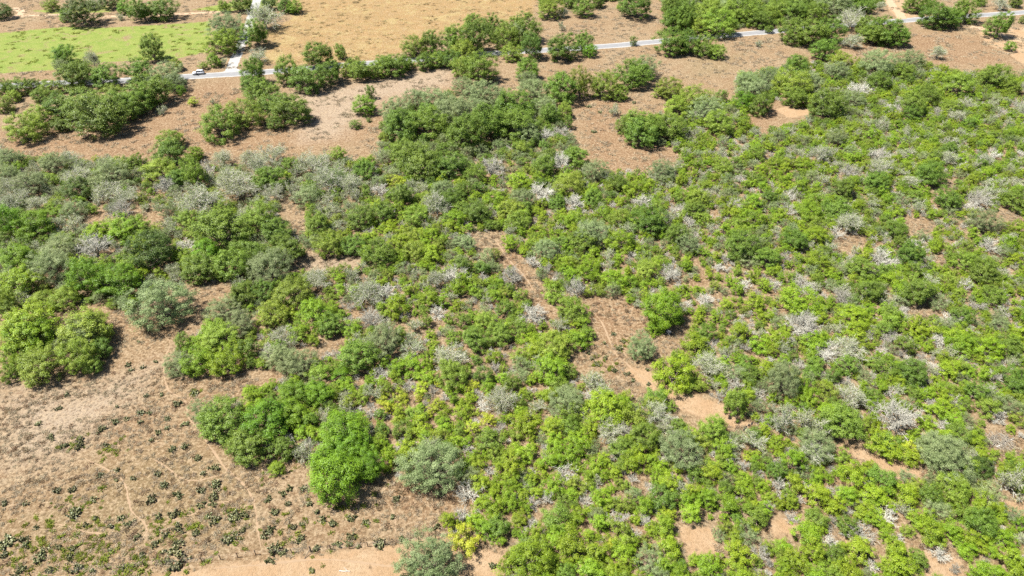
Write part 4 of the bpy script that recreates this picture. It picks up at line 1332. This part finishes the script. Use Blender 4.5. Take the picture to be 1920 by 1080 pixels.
def pear_mesh(rng, D=2.4, H=0.75, n=110):
    """a clump of flat oval pads stacked on one another"""
    V, Q, T = [], [], []

    def pad(base, up, side, L, Wd):
        nrm = np.cross(up, side)
        th = 0.035
        k0 = len(V)
        ring = 8
        for sgn in (-1, 1):
            for j in range(ring):
                t = 2 * math.pi * j / ring
                V.append(base + up * L * (0.5 - 0.5 * math.cos(t)) + side * Wd * 0.5 * math.sin(t) * (0.9 + 0.1 * math.cos(t)) + nrm * th * sgn)
        for j in range(ring):
            j2 = (j + 1) % ring
            Q.append((k0 + j, k0 + j2, k0 + ring + j2, k0 + ring + j))
        for b in (k0, k0 + ring):
            Q.extend([(b, b + 1, b + 2, b + 3), (b, b + 3, b + 4, b + 5), (b, b + 5, b + 6, b + 7)])
        T.extend([float(np.clip(rng.normal(0.35, 0.35), 0, 1))] * 16)
    tips, bases = [], []
    for i in range(n):
        if i < n * 0.4 or not tips:
            b = np.array([0, 0, -0.03])
            for _try in range(30 if bases else 0):
                q = bases[rng.integers(len(bases))]
                a = rng.uniform(0, 2 * math.pi)
                b = q + np.array([math.cos(a), math.sin(a), 0]) * rng.uniform(0.12, 0.26) * (D / 2.0)
                if np.hypot(b[0], b[1]) < D / 2 and rng.uniform() < 0.35 + np.hypot(b[0], b[1]) / D:
                    break
            bases.append(b)
        else:
            b = tips[rng.integers(len(tips))] + rng.normal(0, 0.03, 3)
        up = unit(rng.normal(0, 0.55, 3) + np.array([b[0] * 0.2, b[1] * 0.2, 1.0]))
        side = unit(np.cross(up, unit(rng.normal(0, 1, 3))))
        L, Wd = rng.uniform(0.20, 0.34), rng.uniform(0.16, 0.27)
        if b[2] + L > H:
            b = np.array([b[0], b[1], max(0, b[2] - L)])
        pad(b, up, side, L, Wd)
        tips.append(b + up * L * 0.95)
    return mesh_quads('prickly_pear', V, Q, [PAD], tint=T)


PEARS = {
    (0, 810, 4): """560 620 190;985 680 120;820 700 90;1160 310 105;400 440 115;540 440 115;60 840 250;170 800 120;1330 990 230;1260 960 110;1730 640 200;1810 610 130;1720 800 200;1600 690 150;1340 740 150
1280 880 230;1160 860 120;1490 550 90;1190 620 80;1130 480 150;1330 590 150;1240 400 130;1330 470 140;1480 440 120;1620 400 150;1600 480 160;990 335 70;180 530 72;30 540 90;830 880 70;500 100 72;600 90 125;380 50 105
790 95 72;1130 60 62;1590 260 130;1520 310 70;680 1040 85;910 1030 85;200 830 90;530 880 110;380 1020 130;520 940 120;900 640 80;1040 780 75;1060 930 95;560 1050 150;150 1040 150;300 930 200
430 860 110;880 280 60;740 340 100;870 360 60;1380 100 110;1300 130 120;1480 200 110;1560 620 90;1600 550 80;630 700 60;710 650 70;1820 730 110;700 490 90;1220 780 90;1450 760 120;1330 830 140;20 930 120;270 710 60""",
    (480, 810, 4): """130 610 125;230 540 95;400 540 72;110 710 150;50 770 85;330 800 130;270 720 110;130 860 200;200 900 120;100 965 130;450 860 105;740 770 135;560 690 125;890 840 155;1080 800 100;1020 640 80
700 640 95;820 670 85;420 1040 90;1300 850 72;1390 860 105;1370 700 85;1060 520 120;1780 1000 125;90 500 110;350 420 90;240 430 80;460 590 80;620 850 90;700 850 90;940 830 80;760 860 70;200 470 80;350 690 80;500 650 90""",
    (960, 600, 4): """570 245 50;800 215 110;835 165 55;760 370 92;865 400 92;905 455 72;1010 365 62;1060 430 92;690 165 62;700 280 82;1340 560 52;1020 480 62;640 340 72;600 290 50;760 100 60;590 130 70;470 215 60""",
    (0, 600, 4): """500 550 62;870 645 55;280 780 72;860 770 82;950 735 62;1050 690 82;1210 560 65;1330 620 120;1260 740 92;1400 780 82;1180 850 72;1250 810 62;740 830 120;490 940 72;600 920 122;1090 570 82;1060 760 82
1040 160 50;960 320 90;1060 350 60;1170 310 60;1330 205 50;970 370 60;1320 640 70;440 660 90;1120 700 60;1460 540 80""",
    (1080, 180, 3): """60 60 60;140 90 50;250 30 60;330 40 50;100 200 60""",
}
g = np.random.default_rng(77)
pear_protos = [pear_mesh(g) for _ in range(6)]
pear_small = [pear_mesh(g, 1.3, 0.6, 42) for _ in range(4)]
for (ox, oy, s), txt in PEARS.items():
    for e in txt.replace('\n', ';').split(';'):
        a = [float(v) for v in e.split()]
        p, t = ground(ox + a[0] / s, oy + a[1] / s, 0.3)
        D = 0.88 * a[2] / s * t / F_PX
        big = D > 1.9
        m = rnd.choice(pear_protos if big else pear_small)
        sc = D / (2.4 if big else 1.3)
        o = link('prickly_pear', m, None, (p[0], p[1], 0), (0, 0, rnd.uniform(0, 6.28)), (sc, sc, min(1.25, max(0.8, sc))))
        tag(o, None, 'cactus', 'prickly pear clumps on the dry ground')
        queue_label(o, p[0], p[1], ('broad ' if D > 3.0 else 'small ' if D < 1.7 else '') + 'prickly pear clump')

# ------------------------------------------------------------------ fence, logs, crate
POST = plain('rusty_steel_post', (0.11, 0.065, 0.04), 0.8, noise=0.3, scale=4)
WOOD = plain('weathered_dark_wood', (0.085, 0.062, 0.045), 0.9, noise=0.35, scale=4)
PALEWOOD = plain('bleached_wood', (0.34, 0.31, 0.27), 0.9, noise=0.25, scale=4)
WIRE = plain('fence_wire', (0.22, 0.20, 0.18), 0.6, 0.6)
FP = [(60, 1083), (130, 1075), (202, 1067), (271, 1061.5), (307, 1058.5), (343, 1056), (379, 1053.5), (414, 1049), (446, 1045.5), (480, 1041), (514, 1039), (548, 1037), (583, 1034.5), (620, 1030.5),
      (655, 1028), (690, 1025), (722, 1022), (753, 1019), (785, 1015.5), (817, 1011), (849, 1006), (880, 1001)]
fence_pts = [ground(x, y)[0] for x, y in FP]
fx, fy = fence_pts[12][:2]
fence = link('wire_fence', None, None, (fx, fy, 0))
tag(fence, 'rusty wire fence of thin posts between cactus pasture and pale sand', 'fence')
tp = MB()
tp.box((0, 0, 0.66), (0.13, 0.07, 1.52)).box((0, 0.055, 0.66), (0.05, 0.08, 1.5)).box((0, 0, 0.15), (0.16, 0.02, 0.2))
tpm = tp.mesh('post', [POST])
for i, p in enumerate(fence_pts):
    if i == 12:
        continue
    link('post', tpm, fence, (p[0] - fx, p[1] - fy, 0), (rnd.gauss(0, .03), rnd.gauss(0, .03), rnd.uniform(0, 1)), (1, 1, rnd.uniform(.93, 1.05)))
MB().tube([(0, 0, -0.3), (0.01, 0, 0.7), (0, 0.01, 1.6)], [0.13, 0.12, 0.115], 9).build('brace_post', [WOOD], fence)
MB().tube([(-0.75, -1.25, 0.03), (-0.3, -0.5, 0.5), (0.02, -0.06, 0.95)], [0.06, 0.055, 0.05], 7).build('brace', [WOOD], fence)
for h in (0.35, 0.65, 0.95, 1.25):
    MB().tube([(p[0] - fx, p[1] - fy, h) for p in fence_pts], 0.004, 3).build('wire', [WIRE], fence)


def log(px0, py0, px1, py1, r, mat, name, label, stubs=2, seed=1):
    rg = random.Random(seed)
    a, b = ground(px0, py0)[0], ground(px1, py1)[0]
    d = b - a
    pts, rad = [], []
    for i in range(6):
        t = i / 5
        pts.append((d[0] * t + rg.gauss(0, r * .5), d[1] * t + rg.gauss(0, r * .5), r * (1.0 - 0.3 * t)))
        rad.append(r * (1.05 - 0.45 * t))
    m = MB().tube(pts, rad, 8)
    for k in range(stubs):
        i = rg.randrange(1, 5)
        q = Vector(pts[i])
        m.tube([q, q + Vector((rg.gauss(0, .4), rg.gauss(0, .4), rg.uniform(.2, .5)))], [r * .5, r * .25], 5)
    o = m.build(name, [mat], None, tuple(a))
    tag(o, label, 'log')
    return o


log(636, 1071.5, 656, 1071.5, 0.09, PALEWOOD, 'fallen_log', 'short pale log lying on the sand below the fence', 1, 3)
log(1868, 838, 1900, 822, 0.1, PALEWOOD, 'fallen_branch', 'pale fallen branch on the bare soil of the brush pile', 2, 5)
log(935, 566, 968, 548, 0.13, PALEWOOD, 'fallen_branch', 'bleached fallen branch in scrub beside the dirt trail', 3, 8)
# charred, broken log in pieces at the tip of the reddish clearing
a, b = ground(1391, 810)[0], ground(1408, 795)[0]
lg = link('charred_log', None, None, tuple(a))
tag(lg, 'short crooked row of dark broken log pieces at the clearing tip', 'log')
for i, t in enumerate((0.0, 0.22, 0.42, 0.62, 0.82, 1.0)):
    q = (b - a) * t
    an = rnd.uniform(0.5, 1.3)
    L = 0.17 + 0.1 * (i % 3)
    o_ = rnd.gauss(0, 0.12)
    MB().tube([(q[0] - L * math.cos(an) + o_, q[1] - L * math.sin(an), 0.13), (q[0] + o_, q[1], 0.16), (q[0] + L * math.cos(an) + o_, q[1] + L * math.sin(an), 0.12)],
              [0.12, 0.14, 0.09], 7).build('log_piece', [plain('charred_wood', (0.018, 0.016, 0.015), 0.9)], lg)
# brush pile
c = ground(1877, 828)[0]
pv, pq = [], []
rg = np.random.default_rng(3)
P0, P1, R0, R1 = [], [], [], []
for i in range(150):
    a = rg.uniform(0, 6.28)
    r = 2.4 * math.sqrt(rg.uniform(0, 1))
    m = np.array([r * math.cos(a), r * math.sin(a) * 0.8, rg.uniform(0.04, 0.7 * (1.1 - r / 2.4))])
    d = unit(np.array([rg.normal(), rg.normal(), rg.normal() * 0.18])) * rg.uniform(0.4, 1.3)
    e0, e1 = m - d, m + d
    e0[2], e1[2] = max(0.03, e0[2]), max(0.03, e1[2])
    P0.append(e0); P1.append(e1); R0.append(0.04); R1.append(0.02)
V_, Q_ = seg_quads(P0, P1, R0, R1, 4)
o = link('brush_pile', mesh_quads('brush_pile', V_, Q_, [plain('dead_branch_wood', (0.20, 0.175, 0.135), 0.9, noise=0.25, scale=3)]), None, tuple(c))
tag(o, 'heap of bleached dead branches on bare orange soil', 'brush pile')
# discarded crate
c = ground(1253.5, 626)[0]
cr = link('discarded_crate', None, None, tuple(c), (0.0, 0.0, -0.62))
tag(cr, 'small discarded crate with pale slats and dark sides beside the vivid tree', 'crate')
DARKBOX = plain('dark_box_side', (0.012, 0.013, 0.015), 0.6)
PALESLAT = plain('grey_slat', (0.17, 0.17, 0.165), 0.7, noise=0.15)
MB().box((0, 0, 0.30), (1.05, 0.72, 0.58)).build('crate_body', [DARKBOX], cr)
slat = MB().box((0, 0, 0), (0.11, 0.80, 0.03)).mesh('slat', [PALESLAT])
for i in range(5):
    link('slat', slat, cr, (-0.46 + 0.23 * i, 0, 0.607))
rail = MB().box((0, 0, 0), (1.12, 0.08, 0.03)).mesh('rail', [PALESLAT])
for i in (-1, 0, 1):
    link('rail', rail, cr, (0, 0.34 * i, 0.638))
for i in (0.18, 0.42):
    link('side_rail', rail, cr, (0, -0.376, i), (math.pi / 2, 0, 0))
# snag
c = ground(740, 408)[0]
sn = MB().tube([(0, 0, -0.1), (0.15, 0, 1.6), (0.45, 0.1, 3.0)], [0.2, 0.15, 0.07], 7).tube([(0.15, 0, 1.6), (-0.3, 0.1, 2.4)], [0.08, 0.04], 5).build('snag', [PALEWOOD], None, tuple(c))
tag(sn, 'broken pale tree snag standing in the central thicket', 'snag')

# ------------------------------------------------------------------ car and person
PAINT = plain('white_car_paint', (0.46, 0.47, 0.49), 0.28, spec=0.5)
GLASS = plain('dark_car_glass', (0.015, 0.018, 0.022), 0.08, spec=0.6)
TYRE = plain('tyre_rubber', (0.02, 0.02, 0.02), 0.85)
RIM = plain('alloy_rim', (0.5, 0.5, 0.52), 0.35, 0.9)
BLACKTRIM = plain('black_trim', (0.02, 0.02, 0.022), 0.5)
LAMPW = plain('headlight_glass', (0.8, 0.8, 0.82), 0.1, spec=0.6)
LAMPR = plain('taillight_red', (0.35, 0.01, 0.01), 0.2, spec=0.6)


def loft(sections, name, mats, parent, smooth=True):
    """sections: (x, [(y, z) ...]) closed rings of equal length"""
    m = MB()
    n = len(sections[0][1])
    vs, fs = [], []
    for x, ring in sections:
        vs += [(x, y, z) for y, z in ring]
    for i in range(len(sections) - 1):
        for k in range(n):
            k2 = (k + 1) % n
            fs.append((i * n + k, (i + 1) * n + k, (i + 1) * n + k2, i * n + k2))
    fs.append(tuple(range(n)))
    fs.append(tuple((len(sections) - 1) * n + k for k in range(n))[::-1])
    m.add(vs, fs)
    return m.build(name, mats, parent, smooth=smooth)


def body_ring(hw, z0, z1, bulge=0.05):
    return [(-hw + .06, z0), (-hw, z0 + .15), (-hw - bulge * .3, (z0 + z1) / 2), (-hw, z1 - .08), (-hw + .1, z1),
            (hw - .1, z1), (hw, z1 - .08), (hw + bulge * .3, (z0 + z1) / 2), (hw, z0 + .15), (hw - .06, z0)]


def cabin_ring(hb, ht, z0, z1):
    return [(-hb, z0), (-(hb * .45 + ht * .55), z0 + (z1 - z0) * .6), (-ht, z1 - .04), (-ht + .1, z1), (ht - .1, z1), (ht, z1 - .04), ((hb * .45 + ht * .55), z0 + (z1 - z0) * .6), (hb, z0)]


p0, _ = ground(373, 139.2)
pr_, _ = ground(400, 137.2)
yaw = math.atan2(pr_[1] - p0[1], pr_[0] - p0[0]) + 0.02
car = link('parked_car', None, None, (p0[0], p0[1], 0.02), (0, 0, yaw + math.pi))       # its nose points left
tag(car, 'white sport utility car parked on the asphalt road near the junction', 'car')
loft([(2.28, body_ring(.72, .42, .74)), (2.15, body_ring(.84, .34, .88)), (1.6, body_ring(.91, .30, 1.0)), (0.95, body_ring(.92, .30, 1.06)),
      (-1.2, body_ring(.92, .30, 1.08)), (-2.0, body_ring(.91, .34, 1.06)), (-2.25, body_ring(.82, .42, .95))], 'body', [PAINT], car)
cabin = loft([(1.08, cabin_ring(.80, .74, 1.0, 1.06)), (0.42, cabin_ring(.84, .66, 1.0, 1.60)), (0.1, cabin_ring(.84, .66, 1.0, 1.66)),
              (-1.55, cabin_ring(.83, .64, 1.0, 1.64)), (-2.12, cabin_ring(.78, .68, 1.0, 1.10))], 'windows', [GLASS], car, False)
loft([(0.55, [(-.62, 1.56), (-.64, 1.585), (-.5, 1.62), (.5, 1.62), (.64, 1.585), (.62, 1.56)]), (0.05, [(-.66, 1.62), (-.67, 1.66), (-.5, 1.71), (.5, 1.71), (.67, 1.66), (.66, 1.62)]),
      (-1.5, [(-.65, 1.60), (-.66, 1.64), (-.5, 1.69), (.5, 1.69), (.66, 1.64), (.65, 1.60)]), (-1.85, [(-.60, 1.50), (-.60, 1.53), (-.46, 1.58), (.46, 1.58), (.60, 1.53), (.60, 1.50)])], 'roof', [PAINT], car)
for s in (-1, 1):
    for x0, x1 in ((0.98, 0.42), (-0.25, -0.22), (-1.1, -1.12), (-2.08, -1.62)):
        MB().tube([(x0, s * .845, 1.05), ((x0 + x1) / 2, s * .78, 1.36), (x1, s * .68, 1.62)], 0.028, 5).build('pillar', [PAINT], car)
    MB().box((2.17, s * .62, .78), (.16, .34, .14), taper=.8).build('headlight', [LAMPW], car)
    MB().box((-2.2, s * .68, .92), (.12, .28, .2), taper=.8).build('taillight', [LAMPR], car)
    MB().box((.78, s * 1.0, 1.12), (.14, .2, .14), taper=.8).build('mirror', [PAINT], car)
    for x in (1.42, -1.38):
        tyre = MB().tube([(x, s * .70, .34), (x, s * .72, .34), (x, s * .92, .34), (x, s * .94, .34)], [.27, .34, .34, .27], 18).build('tyre', [TYRE], None)
        wheel = link('wheel', None, car)
        tyre.parent = wheel
        MB().tube([(x, s * .90, .34), (x, s * .955, .34)], [.22, .2], 12).build('rim', [RIM], wheel)
MB().box((2.27, 0, .48), (.1, 1.3, .18)).build('grille', [BLACKTRIM], car)
MB().box((-2.24, 0, .5), (.12, 1.5, .16)).build('bumper', [BLACKTRIM], car)

# a person standing on the near side of the car's front door
CLOTH = plain('dark_clothes', (0.022, 0.022, 0.030), 0.9)
SKIN = plain('skin', (0.42, 0.25, 0.17), 0.6)
HAIR = plain('dark_hair', (0.02, 0.015, 0.012), 0.8)
off = Vector((math.cos(yaw + math.pi), math.sin(yaw + math.pi), 0))
side = Vector((-off.y, off.x, 0))
pp = Vector((p0[0], p0[1], 0)) + off * 0.55 + side * 1.35
person = link('person', None, None, (pp.x, pp.y, 0.014), (0, 0, yaw + math.pi / 2))
tag(person, 'person in dark clothing standing by the front door of the white car', 'person')


def skin_body(name, verts, edges, radii, mat, parent, levels=1):
    me = bpy.data.meshes.new(name)
    me.from_pydata(verts, edges, [])
    o = link(name, me, parent)
    sk = o.modifiers.new('skin', 'SKIN')
    me.skin_vertices[0].data[0].use_root = True
    for i, r in enumerate(radii):
        me.skin_vertices[0].data[i].radius = (r, r * 0.85)
    sb = o.modifiers.new('sub', 'SUBSURF')
    sb.levels = sb.render_levels = levels
    me.materials.append(mat)
    return o


bv = [(0, 0, .95), (0, 0, 1.2), (0, 0, 1.42), (0, 0, 1.52), (.2, 0, 1.42), (.27, -.03, 1.14), (.26, .1, .92), (-.2, 0, 1.42), (-.27, -.03, 1.14), (-.26, .1, .92),
      (.1, 0, .88), (.11, .03, .48), (.12, 0, .08), (.13, .16, .04), (-.1, 0, .88), (-.11, .03, .48), (-.12, 0, .08), (-.13, .16, .04)]
be = [(0, 1), (1, 2), (2, 3), (2, 4), (4, 5), (5, 6), (2, 7), (7, 8), (8, 9), (0, 10), (10, 11), (11, 12), (12, 13), (0, 14), (14, 15), (15, 16), (16, 17)]
br = [.15, .145, .15, .065, .075, .055, .042, .075, .055, .042, .105, .07, .05, .045, .105, .07, .05, .045]
skin_body('body', bv, be, br, CLOTH, person)
hv = [(0, 0, 1.53), (0, .01, 1.61), (0, .01, 1.70), (0, .11, 1.62)]
skin_body('head', hv, [(0, 1), (1, 2), (1, 3)], [.06, .095, .085, .02], SKIN, person)
skin_body('hair', [(0, -.02, 1.66), (0, -.01, 1.745)], [(0, 1)], [.1, .075], HAIR, person)
for s in (-1, 1):
    hand = [(s * .26, .1, .91), (s * .26, .12, .84)]
    fv = list(hand)
    fe = [(0, 1)]
    fr = [.035, .036]
    for k, (dx, L) in enumerate(((-.027, .07), (-.009, .085), (.009, .08), (.027, .06))):
        b = len(fv)
        fv += [(s * .26 + dx, .125, .80), (s * .26 + dx, .135, .80 - L * .6), (s * .26 + dx, .125, .80 - L)]
        fe += [(1, b), (b, b + 1), (b + 1, b + 2)]
        fr += [.010, .009, .008]
    b = len(fv)
    fv += [(s * .22, .135, .86), (s * .205, .15, .82)]
    fe += [(0, b), (b, b + 1)]
    fr += [.011, .009]
    skin_body('hand', fv, fe, fr, SKIN, person)

flush_labels()
bpy.context.view_layer.update()
print('plants', len(plants), 'fill', len(fill), 'indiv', len(indiv), 'mass', len(mass), count)
